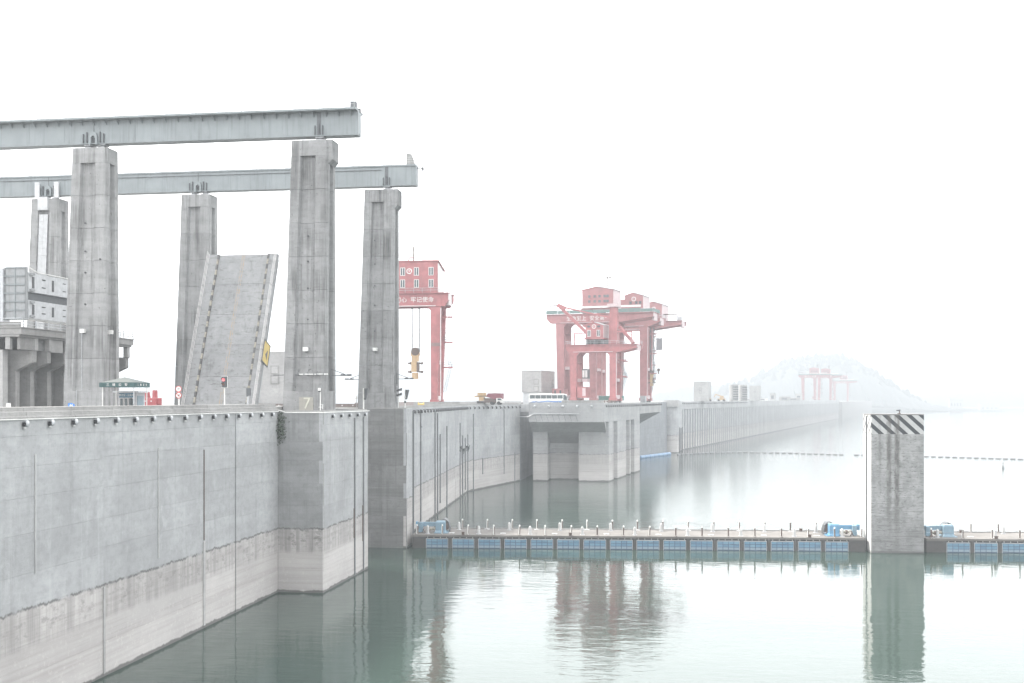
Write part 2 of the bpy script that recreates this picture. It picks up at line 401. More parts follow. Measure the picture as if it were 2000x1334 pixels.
def text(body, size, mat, parent, loc, rot, name='lettering', depth=.03, align='CENTER', spacing=1.0):
    cu = bpy.data.curves.new(name, 'FONT'); cu.body = body; cu.size = size; cu.extrude = depth; cu.align_x = align
    cu.align_y = 'CENTER'; cu.space_character = spacing; cu.resolution_u = 2
    tmp = bpy.data.objects.new('tmp', cu); col.objects.link(tmp)
    dg = bpy.context.evaluated_depsgraph_get()
    me = bpy.data.meshes.new_from_object(tmp.evaluated_get(dg)); me.materials.clear(); me.materials.append(M[mat])
    bpy.data.objects.remove(tmp); bpy.data.curves.remove(cu)
    o = bpy.data.objects.new(name, me); col.objects.link(o); o.parent = parent; o.location = loc; o.rotation_euler = rot
    return o
FRONT = (R(90), 0, 0)       # text standing up, facing -y
RIGHT = (R(90), 0, R(90))   # text standing up, facing +x

def panels(parent, p0, p1, sj, zj, mat, thick=.5, gap=.016, jitter=.02, name='wall_panel', back=0.0):
    """facing blocks along the plan line p0->p1 whose outer side is to the right of the direction; sj = fractions, zj = heights"""
    p0, p1 = Vector((*p0, 0)), Vector((*p1, 0)); d = (p1-p0); L = d.length; d.normalize(); n = Vector((d.y, -d.x, 0))
    z_all = zj
    for i in range(len(sj)-1):
        zj = [z_all[0]]+[v+random.uniform(-.3, .3) if abs(v-8.35) > .2 else v for v in z_all[1:-1]]+[z_all[-1]]
        for k in range(len(zj)-1):
            j = random.uniform(-jitter, 0)-back
            a = p0+d*(sj[i]*L+gap/2); b = p0+d*(sj[i+1]*L-gap/2); z0, z1 = zj[k]+gap/2, zj[k+1]-gap/2
            q = [a+n*j, b+n*j, b+n*(j-thick), a+n*(j-thick)]
            MB().prism([(v.x, v.y) for v in q], 'z', z0, z1).build(name, mat, parent)

def railing(mb, pts, h=1.1, step=2.0, r=.035, rails=(1.0, .55), rt=None):
    rt = rt or r
    for a, b in zip(pts, pts[1:]):
        a, b = Vector(a), Vector(b); n = max(1, round((b-a).length/step))
        for i in range(n+1):
            p = a.lerp(b, i/n); mb.tube(p, p+Vector((0, 0, h)), r, 5)
        for f in rails:
            mb.tube(a+Vector((0, 0, h*f)), b+Vector((0, 0, h*f)), rt, 5)
    return mb

# ------------------------------------------------------------------ the setting: water, ground slabs, hills, haze
water = MB().add([(-2500, -600, 0), (6500, -600, 0), (6500, 7800, 0), (-2500, 7800, 0)], [(0, 1, 2, 3)]).build('water', 'water')
tag(water, kind='structure')
tag(MB().prism([(-320, -120), (-51.45, -120), (-51.45, 160.6), (-320, 160.6)], 'z', -3, 23.45).build('near_quay_ground', 'deckc'), kind='structure')
tag(MB().prism([(-320, 184.5), (-45.25, 184.5), (-45.25, 188.1), (-48.1, 188.4), (-56.3, 299), (-47.8, 341.2), (-47.8, 372),
                (-43.9, 372), (-43.9, 392), (-320, 392)], 'z', -3, 23.4).build('far_quay_ground', 'deckc'), kind='structure')
def xL(y): return 1.6+.2198*(y-553.5)           # upstream face of the long dam
tag(MB().prism([(xL(392.2)-3.5, 392.2), (xL(1500)-3.5, 1500), (xL(1500)-32, 1506), (-75, 392.2)], 'z', -3, 23.9).build('dam_crest_ground', 'deckc'), kind='structure')
tag(MB().prism([(xL(1500)-40, 1500), (xL(1500)+4, 1500), (xL(2300), 2300), (xL(2300)-60, 2300)], 'z', -3, 22).build('far_dam_ground', 'deckc'), kind='structure')

def hill(name, prof, y0, depth, seed, rough):
    """wooded ridge: prof = [(x, height)] along its crest line"""
    rnd = random.Random(seed); nx, ny = 200, 26
    xs = [prof[0][0]+(prof[-1][0]-prof[0][0])*i/(nx-1) for i in range(nx)]
    def h(x):
        for (a, ha), (b, hb) in zip(prof, prof[1:]):
            if a <= x <= b:
                t = (x-a)/(b-a); t = t*t*(3-2*t); return ha+(hb-ha)*t
        return 0
    vsx = []
    for j in range(ny):
        t = j/(ny-1); k = math.sin(math.pi*(.02+.96*t))**.8
        for x in xs:
            hh = h(x)*k
            vsx.append((x+rnd.uniform(-4, 4), y0+depth*(t-.5), hh+(rnd.uniform(-1, 1)*rough if hh > 6 else 0)-.6))
    fs = [(j*nx+i, j*nx+i+1, (j+1)*nx+i+1, (j+1)*nx+i) for j in range(ny-1) for i in range(nx-1)]
    o = MB().add(vsx, fs).build(name, 'tree'); [setattr(p, 'use_smooth', True) for p in o.data.polygons]; return tag(o, kind='structure')
hill('wooded_hill', [(40, 8), (80, 26), (120, 52), (165, 64), (210, 90), (262, 112), (300, 121), (340, 124), (385, 121), (425, 100), (460, 72), (495, 44), (535, 22), (590, 9), (660, 4)], 2700, 700, 3, 1.2)
hill('low_hill', [(-120, 10), (-40, 44), (40, 62), (110, 66), (170, 48), (300, 30), (420, 8)], 3300, 500, 5, 2)
hill('far_shore_hill', [(520, 8), (640, 26), (760, 40), (900, 48), (1080, 50), (1300, 36), (1600, 10)], 3500, 500, 9, 2)
# trees that stand up out of the ridge line, one mass of crowns
rt = random.Random(21); mb = MB()
for i in range(620):
    x = rt.uniform(70, 532); t = rt.uniform(-.30, .03)
    prof = [(40, 8), (80, 26), (120, 52), (165, 64), (210, 90), (262, 112), (300, 121), (340, 124), (385, 121), (425, 100), (460, 72), (495, 44), (535, 22)]
    for (a, ha), (b, hb) in zip(prof, prof[1:]):
        if a <= x <= b:
            q = (x-a)/(b-a); q = q*q*(3-2*q); hh = ha+(hb-ha)*q
    hh *= math.sin(math.pi*(.5+.96*t))**.8
    r = rt.choice((1.8, 2.6, 3.4, 3.8, 5.2, 6.5))*rt.uniform(.8, 1.15); c = (x, 2700+700*t, hh+rt.uniform(-1.5, 2.5))
    mb.lathe([(r*.5, -r), (r, 0), (r*.75, r*.9), (r*.15, r*1.7)], 6, c)
tag(mb.build('hill_wood', 'tree', smooth=True), kind='stuff')

hz = MB().box(-2600, 6600, -700, 7900, -4, 180)
hm = bpy.data.materials.new('pale_air'); hm.use_nodes = True; hm.node_tree.nodes.clear()
hv = hm.node_tree.nodes.new('ShaderNodeVolumePrincipled'); ho = hm.node_tree.nodes.new('ShaderNodeOutputMaterial')
hv.inputs['Color'].default_value = (.465, .497, .525, 1); hv.inputs['Density'].default_value = .0006; hv.inputs['Anisotropy'].default_value = 0
hm.node_tree.links.new(hv.outputs[0], ho.inputs['Volume'])
tag(hz.build('haze', hm), kind='stuff')

# ------------------------------------------------------------------ near lock wall
lw = thing('lock_wall', (-51.2, 90, 0), 'long pale concrete lock wall rising from the water at the lower left', 'wall', world=True)
yj = [40, 56, 72.5, 94.7, 116.35, 125.1, 139.45]
panels(lw, (-51, 40), (-51, 139.45), [(v-40)/99.45 for v in yj], [-2.5, 3, 5.8, 8.4, 11.4, 14.5, 17.1, 19.7, 22.2, 23.45], 'wall', gap=.014, jitter=.012)
for y, z0, z1 in ((83.7, 11, 20.6), (105.4, 9.2, 20.2)):
    MB().box(-50.99, -50.9, y-.05, y+.05, z0, z1).build('seal_strip', 'seal', lw)
MB().box(-50.995, -50.9, 94.55, 94.85, .3, 8.1).build('drain_pipe', 'tower_conc', lw)
MB().box(-50.995, -50.9, 116.29, 116.35, 9.6, 19.5).build('drain_pipe', 'rust', lw)
MB().box(-50.995, -50.9, 116.1, 116.6, .3, 9.5).build('leak_crust', 'tower_conc', lw)
MB().tube((-50.9, 125.1, .1), (-50.9, 125.1, 23.4), .035).build('cable_conduit', 'steel_dark', lw)
# stepped parapet blocks, worn, each cast piece on its own
for i in range(14):
    a = 40+i*7.1; b = min(a+7.1, 139.4); j = random.uniform(-.02, .02)
    MB().prism([(-51.75+j, 23.45), (-50.9+j, 23.45), (-50.9+j, 23.62), (-51.02+j, 23.66), (-51.05+j, 24.0), (-51.3+j, 24.05), (-51.3+j, 24.38), (-51.75+j, 24.4)], 'y', a+.02, b-.02).build('parapet_block', 'parapet', lw)
MB().tube((-50.78, 40, 23.42), (-50.78, 139.3, 23.42), .04, 6).build('handrail_pipe', 'white', lw)
# bushes growing in the corner crack
rb = random.Random(4); mb = MB()
for i in range(260):
    c = Vector((-50.9+abs(rb.gauss(0, .45)), 139.45-abs(rb.gauss(0, .35)), 21.0+rb.gauss(0, .75)+(1.0 if i % 3 == 0 else 0)))
    a = Vector((rb.uniform(-1, 1), rb.uniform(-1, 1), rb.uniform(-1, 1)))*.16; b2 = a.orthogonal().normalized()*.09
    mb.add([c-a, c+b2, c+a, c-b2], [(0, 1, 2, 3)])
tag(mb.build('corner_shrub', 'leaf'), 'small dark shrub growing in the corner crack of the concrete wall', 'shrub')

def lamp_proto():
    t = thing('wall_lamp', (0, 0, 0), 'grey domed lamp in the row under the long near wall\'s parapet', 'lamp', 'lamps under the near wall parapet')
    MB().box(0, .3, -.1, .1, .2, .27).box(0, .07, -.12, .12, -.12, .27).build('bracket', 'gal', t)
    MB().box(.05, .30, -.2, .0, -.16, .16).box(.08, .26, -.23, -.19, -.1, .1).build('housing', 'black', t)
    MB().lathe([(.05, .33), (.15, .3), (.21, .18), (.215, .0), (.17, -.14), (.08, -.21)], 12, (.22, .13, 0)).build('dome', 'lens', t, smooth=True)
    MB().lathe([(.10, -.28), (.13, -.25), (.10, -.22)], 10, (.2, -.12, -.03)).build('louvre', 'white', t, smooth=True)
    return t
lp = lamp_proto(); lp.location = (-50.99, 82.06, 23.02)
lp['label'] = 'first grey domed lamp from the left under the long near wall\'s parapet'
for i in range(1, 16):
    copy_tree(lp, (-50.99, 82.06+3.66*i, 23.02), label=ORD[i]+' grey domed lamp from the left under the long near wall\'s parapet')

# ------------------------------------------------------------------ piers on both sides of the ship channel
fp = thing('lock_pier', (-48, 150, 0), 'near square concrete pier jutting into the water at the end of the long wall', 'pier', world=True)
MB().box(-51.35, -45.4, 139.9, 160.6, -3, 23.36).build('core', 'deckc', fp)
panels(fp, (-51, 139.5), (-45, 139.5), [0, 1], [-2.5, 2.9, 5.2, 8.3, 11.3, 14.1, 17, 19.8, 22, 23.4], 'pier', jitter=.012)
panels(fp, (-45, 139.5), (-45, 161), [0, .66, .875, 1], [-2.5, 2.9, 5.2, 8.3, 11.3, 14.1, 17, 19.8, 22, 23.4], 'wall', jitter=.012)
panels(fp, (-45, 161), (-75, 161), [0, .25, .5, .75, 1], [-2.5, 5.2, 8.3, 11.3, 14.1, 17, 19.8, 23.4], 'pier', jitter=.012)
for y, z0 in ((153.83, .2), (158.3, .2)):
    MB().box(-44.99, -44.83, y-.13, y+.13, z0, 22.4).build('guide_rail', 'railg', fp)
    MB().box(-45.02, -44.9, y-.34, y+.34, 5.4 if y < 155 else 4.4, 9.6).build('rust_plate', 'rust', fp)
MB().path([(-51.0, 139.3, 23.6), (-50.4, 139.2, 23.5), (-49.9, 139.2, 23.3), (-44.75, 139.25, 23.3), (-44.75, 160.8, 23.3)], .055, 6).build('handrail_pipe', 'white', fp)
MB().box(-51, -45.05, 139.55, 139.95, 23.41, 23.58).box(-45.45, -45.05, 139.95, 160.6, 23.41, 23.58).build('kerb', 'parapet', fp)
for i, y in enumerate((143.32, 147.22, 151.07, 155.12, 158.84)):
    c = copy_tree(lp, (-44.99, y, 22.75), label=ORD[i]+' of five grey domed lamps on the right face of the near pier'); 
    c['group'] = 'lamps on the near pier'
qp = thing('lock_pier', (-48, 186, 0), 'stained dark concrete pier across the ship channel behind the near pier', 'pier', world=True)
MB().box(-50.9, -45.3, 184.4, 188.0, -3, 23.38).build('core', 'deckc', qp)
panels(qp, (-51, 184), (-44.8, 184), [0, .32, 1], [-2.5, 2.2, 5.3, 8.3, 11, 13.9, 16.6, 19.5, 21.8, 23.42], 'pier_dark', jitter=.02)
panels(qp, (-44.8, 184), (-44.8, 188.4), [0, 1], [-2.5, 8.3, 13.9, 19.5, 23.42], 'wall_far', jitter=.01)
panels(qp, (-75, 184), (-51, 184), [0, .33, .66, 1], [-2.5, 5.3, 8.3, 11, 13.9, 16.6, 19.5, 23.42], 'pier_dark', jitter=.02)
MB().box(-51, -44.85, 184.05, 184.4, 23.43, 23.6).build('kerb', 'parapet', qp)

# ------------------------------------------------------------------ bent dam wall beyond the channel
dw = thing('dam_wall', (-51, 260, 0), 'pale concrete wall with dark vertical rails curving away behind the pontoon', 'wall', world=True)
zj = [-2.5, 2.8, 5.4, 8.3, 11.2, 14.1, 17, 19.8, 22.1, 23.42]
panels(dw, (-47.6, 188.4), (-55.8, 299), [0, .105, .142, .27, .4, .52, .64, .76, .88, 1], zj, 'wall_far', jitter=.05)
panels(dw, (-55.8, 299), (-47.3, 341), [0, .2, .4, .6, .8, 1], zj, 'wall_far', jitter=.05)
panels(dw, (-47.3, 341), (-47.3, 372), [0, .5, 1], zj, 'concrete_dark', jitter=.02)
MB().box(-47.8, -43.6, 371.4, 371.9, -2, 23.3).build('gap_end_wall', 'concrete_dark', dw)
MB().box(-47.25, -43.75, 341.6, 346, 21.2, 23.5).build('lintel', 'wall_far', dw)
def rail(t, x, y, z0, z1, w=.16, mat='railg'):
    MB().box(x-.05, x+.22, y-w, y+w, z0, z1).build('guide_rail', mat, t)
for x, y, z0, z1 in ((-49.58, 215.2, .2, 23), (-51.08, 235.4, .2, 22.6), (-51.37, 239.3, .2, 22), (-51.68, 243.5, 2, 17.3), (-52.52, 254.9, .2, 18.8),
                     (-54.47, 281.1, .2, 19), (-54.85, 286.5, .2, 15.6), (-55.35, 293, 1, 14.8), (-55.81, 299, .2, 15.5), (-54.99, 303, .2, 21), (-53.6, 310, 4, 8.5), (-50.14, 327, 3, 22), (-48.27, 336.2, .2, 9)):
    rail(dw, x, y, z0, z1, .09)
MB().box(-48.9, -48.15, 200.2, 203.9, .1, 22.9).build('gate_slot', 'dark', dw)
MB().box(-50.95, -49.9, 213.6, 217, 19.4, 19.7).tube((-50, 215, 20.9), (-49.3, 215.5, 19.5), .08).tube((-50, 216.5, 20.6), (-49.3, 214.5, 19.8), .07).build('rail_bracket', 'steel_dark', dw)
for x, y, zc in ((-54.4, 281.3, 12.6), (-54.7, 286.7, 11.8), (-55.7, 298.5, 11.8), (-55.3, 294, 12.2)):
    MB().tube((x, y-1.2, zc-.7), (x+.5, y+.9, zc+.8), .1).tube((x, y+1.0, zc-1), (x+.5, y-.6, zc+.5), .09).box(x-.1, x+.5, y-.35, y+.35, zc-.3, zc+.4).build('rail_bracket', 'steel_dark', dw)
mb = MB()
for p, q, n in (((-47.9, 189), (-56.05, 299), 18), ((-56.05, 299), (-47.6, 341), 7)):
    for i in range(n):
        a = i/n; b = (i+1)/n
        x0, y0, x1, y1 = p[0]+(q[0]-p[0])*a, p[1]+(q[1]-p[1])*a, p[0]+(q[0]-p[0])*b, p[1]+(q[1]-p[1])*b
        MB().prism([(x0-.5, y0+.03), (x0, y0+.03), (x1, y1-.03), (x1-.5, y1-.03)], 'z', 23.43, 23.85).build('kerb_block', 'parapet', dw)
fl = thing('wall_lamp', (0, 0, 0), 'small dark lamp bracket in the row under the curving dam wall top', 'lamp', 'lamp brackets along the dam wall')
MB().box(0, .5, -.12, .12, .1, .25).build('bracket', 'steel_dark', fl)
MB().lathe([(.12, .1), (.22, -.05), (.24, -.35), (.1, -.45)], 8, (.42, 0, 0)).build('dome', 'black', fl)
def along(p, q, n0, n1, step):
    d = (Vector(q)-Vector(p)); L = d.length; d.normalize()
    k = n0
    while k < min(n1, L):
        yield p[0]+d.x*k, p[1]+d.y*k; k += step
first = True
spots = list(along((-47.6, 188.4), (-55.8, 299), 18, 48, 4.2))+list(along((-47.6, 188.4), (-55.8, 299), 50, 110, 2.9))+list(along((-55.8, 299), (-47.3, 341), 1, 42, 3.4))
for x, y in spots:
    if first: fl.location = (x, y, 22.75); first = False
    else: copy_tree(fl, (x, y, 22.75))

# ------------------------------------------------------------------ intake block with the overhanging top
ib = thing('intake_block', (-30, 365, 0), 'massive concrete intake block with overhanging top and tall gate slots under the cranes', 'dam', world=True)
def rl(y): return -20+.1484*(y-341.5)       # its right face
MB().prism([(-43.7, 334.5), (rl(334.5), 334.5), (rl(393), 393), (-43.7, 393)], 'z', 18.2, 23.9).build('top_slab', 'block', ib)
MB().prism([(334.5, 18.2), (341, 18.2), (341, 15)], 'x', -43.6, -20.9).build('haunch', 'block', ib)
MB().prism([(341.05, 18.19), (349, 18.19), (349, 11.4), (341.05, 15)], 'x', -38.75, -29.25).build('haunch', 'block', ib)
def lifts(poly, zs, name, parent, mat='block', gap=.035):
    for a, b in zip(zs, zs[1:]): MB().prism(poly, 'z', a+gap/2, b-gap/2).build(name, mat, parent)
zl = [-2.5, 3.0, 5.6, 8.3, 11.2, 14, 16.2, 18.19]
lifts([(-43.2, 341.02), (-38.8, 341.02), (-38.8, 348.95), (-43.2, 348.95)], zl, 'pier_lift', ib)
lifts([(-29.2, 341.02), (rl(341), 341.02), (rl(347.14), 347.14), (-22, 348.95), (-29.2, 348.95)], zl, 'pier_lift', ib)
lifts([(-38.78, 349), (-29.22, 349), (-29.22, 350), (-38.78, 350)], [-2.5, 1.5, 3.6, 5.6, 7.6, 9.6, 11.39], 'back_wall_lift', ib)
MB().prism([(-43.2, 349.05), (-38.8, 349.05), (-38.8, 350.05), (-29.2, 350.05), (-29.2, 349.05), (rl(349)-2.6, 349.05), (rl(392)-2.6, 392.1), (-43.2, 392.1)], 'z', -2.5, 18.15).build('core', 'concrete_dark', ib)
for a, b in ((347.3, 348.3), (354.25, 368.48), (374.66, 376.4), (382.92, 393)):
    w = 2.58
    if a == 347.3: continue
    lifts([(rl(a)-w, a), (rl(a), a), (rl(b), b), (rl(b)-w, b)], [-2.5, 3, 5.6, 8.3, 11.2, 14, 16.2, 18.19], 'pier_lift', ib)
MB().prism([(rl(347.6)-w, 347.6), (rl(347.6), 347.6), (rl(348.4), 348.4), (rl(348.4)-w, 348.4)], 'z', -2.5, 18.17).build('slot_divider', 'block', ib)
# parapet and the little pipe run on the front
for i in range(7):
    a = -33.8+i*1.8
    MB().box(a+.02, a+1.78, 334.55, 334.95, 23.91, 24.75).build('parapet_block', 'parapet', ib)
MB().box(-43.6, -33.8, 334.55, 334.8, 23.91, 24.1).build('kerb', 'parapet', ib)
MB().path([(-47.4, 340, 19.7), (-43.9, 334.2, 19.7), (-42.3, 334.2, 20.6), (-28.5, 334.2, 20.6)], .12, 6).build('pipe', 'gal', ib)
for i in range(8):
    x = -41.9+i*1.75
    MB().tube((x, 334.35, 20.5), (x+.7, 334.35, 18.4), .05).build('pipe_strut', 'steel_dark', ib)
il = thing('wall_lamp', (0, 0, 0), 'pale round lamp in the row on the intake block front below the bus', 'lamp', 'lamps on the intake block front')
MB().box(-.08, .08, -.3, 0, .2, .32).build('bracket', 'gal', il)
MB().lathe([(.1, .3), (.33, .2), (.38, -.1), (.2, -.4)], 10, (0, -.4, 0)).build('dome', 'lens', il, smooth=True)
for i, x in enumerate((-41.9, -37.6, -33.4, -29.1, -24.8)):
    c = il if i == 0 else copy_tree(il)
    c.location = (x, 334.48, 23.0); c['label'] = ORD[i]+' of five pale round lamps on the intake block front below the bus'
for x, y in list(along((rl(336)+.02, 336), (rl(393), 393), 0, 58, 3.3)):
    c = copy_tree(fl, (x, y, 23.1), label='small dark lamp bracket in the row along the intake block\'s right edge'); c['group'] = 'lamp brackets along the intake block'

# ------------------------------------------------------------------ long fluted dam
fd = thing('fluted_dam', (30, 700, 0), 'long hazy dam with hundreds of upright concrete ribs running to the horizon', 'dam', world=True)
ax = Vector((.2147, .9767, 0)); nx_ = Vector((ax.y, -ax.x, 0))     # along the crest, and out over the water
def dl(y, off=0):
    return (xL(y)+nx_.x*off, y+nx_.y*off)
def strip(y0, y1, o0, o1): return [dl(y0, o0), dl(y0, o1), dl(y1, o1), dl(y1, o0)]
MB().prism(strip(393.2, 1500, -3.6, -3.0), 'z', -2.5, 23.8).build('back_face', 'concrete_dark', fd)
for i in range(28):
    y0 = 549+34*i; MB().prism(strip(y0+.05, y0+33.95, -3.0, .15), 'z', 20.1, 23.95).build('coping_block', 'wall_far', fd)
rib = MB().box(-3.05, 0, -1.55, 1.55, -2.5, 20.08).build('dam_rib', 'wall_far')
rib.parent = fd; ORG[rib.name] = None
base = Vector((30, 700, 0))
gap_shade = MB().box(-3.02, -.1, 1.58, 4.77, -2.5, 20.0).build('gap_shade_panel', 'steel_dark'); gap_shade.parent = fd  # dark panels between ribs; the gaps' shade is put into their colour
n = 0; y = 551
while y < 1494:
    p = Vector((*dl(y), 0))-base
    o = rib if n == 0 else share(rib, p, fd)
    o.location = p; o.rotation_euler = (0, 0, R(-12.4))
    q = gap_shade if n == 0 else share(gap_shade, p, fd)
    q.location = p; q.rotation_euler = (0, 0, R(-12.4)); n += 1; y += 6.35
# bay with the crest carried out on a great haunch
MB().prism(strip(393.2, 549, -3.0, -.4), 'z', -2.5, 23.85).build('bay_wall', 'concrete_dark', fd)  # dark concrete here carries the shade under the overhanging crest
ov = [(-12.2, 393.2), (-5.8, 456), (xL(456)-3, 456), (xL(393.2)-3, 393.2)]
MB().prism(ov, 'z', 20.0, 23.86).build('crest_slab', 'block', fd)
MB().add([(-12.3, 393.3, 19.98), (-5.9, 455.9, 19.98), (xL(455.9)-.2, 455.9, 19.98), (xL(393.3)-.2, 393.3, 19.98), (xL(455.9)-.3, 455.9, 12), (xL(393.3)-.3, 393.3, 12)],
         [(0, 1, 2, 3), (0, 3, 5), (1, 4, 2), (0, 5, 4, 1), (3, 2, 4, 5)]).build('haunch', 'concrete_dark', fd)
for x, y in along((-12.1, 394), (-5.8, 456), 1, 62, 3.3):
    c = copy_tree(fl, (x, y, 23.1), label='small dark lamp bracket in the row on the crest slab over the bay'); c['group'] = 'lamp brackets over the bay'
y = 560
while y < 760:
    c = copy_tree(fl, (*dl(y, .2), 23.0), label='tiny lamp bracket in the row along the fluted dam\'s coping'); c['group'] = 'lamp brackets along the fluted dam'; y += 4.1
gp = thing('gate_pier', (-2, 533, 0), 'round fronted pale pier with a ladder where the fluted dam begins', 'pier', world=True)
c0 = dl(533, 1.0)
MB().prism([(c0[0]+3.4*math.cos(a*math.pi/12)-.0, c0[1]+3.4*math.sin(a*math.pi/12)) for a in range(24)], 'z', -2.5, 24.3).build('column', 'wall_far', gp, smooth=True)
MB().prism(strip(536.5, 548.9, -.38, 2.6), 'z', -2.5, 24.1).build('buttress', 'wall_far', gp)
MB().prism(strip(529, 534, -1.5, 4.6), 'z', 21.5, 24.6).build('cap', 'tower_conc', gp)
for z in range(0, 22):
    q = strip(548.95, 550.2, .2, 2.2); zz = .4+z*.5
    MB().prism(strip(537.5, 548.5, 2.62, 2.85), 'z', zz, zz+.2).build('ladder_rung', 'steel_dark', gp)
for y_ in (537.2, 542.8, 548.4):
    MB().prism(strip(y_, y_+.5, 2.6, 2.95), 'z', .1, 11.6).build('ladder_rail', 'steel_dark', gp)
# ------------------------------------------------------------------ ship lift pillars and crane girders
def pillar(x0, y0, label, mat, cap=False, lift=False, z0=23.4, z1=60.7):
    t = thing('lift_pillar', (x0+2.5, y0+2.35, z0), label, 'pillar', 'tall concrete pillars of the ship lift', world=True)
    def dims(z):
        k = (z-z0)/(z1-z0)
        return x0-1.0*(1-k), x0+5.05+.15*k, y0+.0+.75*k, y0+4.7-.75*k, k
    def ring(z, rd):
        a0, a1, b0, b1, k = dims(z)
        fl_, fr = a0+1.3, a1-1.75+.0*k; c = .3; s = .22
        sd = 1.0
        return [(a0, b0, z), (fl_, b0, z), (fl_+s, b0+rd, z), (fr-s, b0+rd, z), (fr, b0, z), (a1-c, b0, z), (a1, b0+c, z),
                (a1, b0+sd, z), (a1-rd, b0+sd+s*.7, z), (a1-rd, b1-sd-s*.7, z), (a1, b1-sd, z), (a1, b1, z),
                (a1-1.3, b1, z), (a1-1.3-s, b1-rd, z), (a0+1.3+s, b1-rd, z), (a0+1.3, b1, z), (a0, b1, z),
                (a0, b1-sd, z), (a0+rd, b1-sd-s*.7, z), (a0+rd, b0+sd+s*.7, z), (a0, b0+sd, z)]
    def loft(r0, r1, name):
        n = len(r0)
        MB().add(r0+r1, [tuple(range(n-1, -1, -1)), tuple(range(n, 2*n))]+[(i, (i+1) % n, n+(i+1) % n, n+i) for i in range(n)]).build(name, mat, t)
    zb, zt = z0+2.75, z1-2.15
    loft(ring(z0, 0), ring(zb, 0), 'pillar_base')
    loft(ring(zt, 0), ring(z1, 0), 'pillar_head')
    n = 7; zs = [zb+(zt-zb)*i/n for i in range(n+1)]
    for a, b in zip(zs, zs[1:]): loft(ring(a+.02, .55), ring(b-.02, .55), 'shaft_segment')
    a0, a1, b0, b1, k = dims(z0+10)
    MB().frustum((a0+.9, a1-.9, b0+.9, b1-.9), z0, (x0+.9, x0+4.2, b0+1.2, b1-1.2), z1-.3).build('core', 'dark', t)
    if cap:
        MB().prism([(x0+5.19, 57.4), (x0+5.75, 58.0), (x0+5.75, 60.72), (x0+5.19, 60.72)], 'y', y0+.9, y0+3.9).build('corbel', mat, t)
    if lift:
        # white clad shaft in the front recess with two slim panels and a head box above
        for i in range(26):
            for j in range(2):
                z = zb+.05+i*1.22
                kk = (z-z0)/(z1-z0); xx = x0-1.0*(1-kk)+1.55+j*.82
                MB().box(xx+.015, xx+.8, y0+.12+.75*kk, y0+.55+.75*kk, z, z+1.19).build('cladding_panel', 'whitec', t)
        MB().box(x0+1.35, x0+3.2, y0+.45, y0+1.2, z1-2.05, z1+.25).build('head_box', 'whitec', t)
        for xx in (x0+.7, x0+4.35): MB().box(xx, xx+.85, y0+.6, y0+.9, z1+.1, z1+2.9).build('side_panel', 'whitec', t)
    return t
P1 = pillar(-84.8, 147.9, 'broad pillar behind the green police canopy, left in the front row', 'pillar')
P4 = pillar(-52.4, 147.9, 'pillar with the painted 7 on its foot, standing on the near pier', 'pillar_end', cap=True)
P6 = pillar(-117.2, 147.9, 'pillar of the front row beyond the left picture edge', 'pillar')
P3 = pillar(-85.3, 184.5, 'pillar half behind the raised bridge, middle of the rear row', 'pillar')
P5 = pillar(-52.4, 184.5, 'darkest pillar of the rear row, beside the red gantry crane 9', 'pillar_end', cap=True)
P2 = pillar(-113.5, 184.5, 'pillar with white cladding down its front, at the far left of the rear row', 'pillar', lift=True)
# number on the foot of the front row end pillar
MB().box(-51.05, -49.05, 147.84, 147.93, 23.5, 25.3).build('number_panel', concrete('ochre_stained_panel', (.27, .26, .23), streak=.5), P4)
o = text('7', 2.2, 'curb_y', P4, (0, 0, 0), FRONT, 'number', .02); M['num'] = plain('faded_cream_paint', (.38, .37, .31), .7); o.data.materials[0] = M['num']
o.location = (-49.95-P4.location[0], 147.82-P4.location[1], 24.4-P4.location[2])
def bolts(t, pts):
    for x, y, z in pts: MB().lathe([(.13, -.1), (.13, .06)], 7, (x, y, z), axis='y').build('tie_hole', 'black', t)
bolts(P1, [(-82.9, 148.75, z) for z in (27.2, 31, 38.5, 43, 46, 50)]+[(-80.4, 148.3, z) for z in (33.5, 44.8)])
bolts(P4, [(-50.1, 148.8, z) for z in (32.7, 36, 40.3, 44, 47.5)])
bolts(P5, [(-50.6, 185.3, z) for z in (26.8, 30.3, 36.6, 41, 44.3, 48, 52)])
def pipe_run(t, x, y, z0, z1):
    MB().tube((x, y, z0), (x, y, z1), .05).build('conduit', 'gal', t)
pipe_run(P1, -83.7, 147.75, 23.5, 26.3); pipe_run(P1, -83.3, 148.5, 26.3, 34.5)
def box_lamp(x, y, z, label):
    t = thing('floodlight', (x, y, z), label, 'floodlight')
    MB().box(-.35, .35, -.55, -.05, -.2, .35).build('case', 'white', t); MB().box(-.12, .12, -.08, .2, -.35, -.1).build('bracket', 'steel_dark', t)
    return t
box_lamp(-82.9, 148.35, 34.6, 'small white floodlight box on the pillar behind the green canopy')
box_lamp(-79.75, 150.2, 34.5, 'white floodlight box on the side of the pillar behind the canopy')
box_lamp(-50.2, 148.4, 31.8, 'small white floodlight box in the recess of the pillar marked 7')
box_lamp(-50.4, 185.0, 33.4, 'small white floodlight box on the darkest rear pillar')

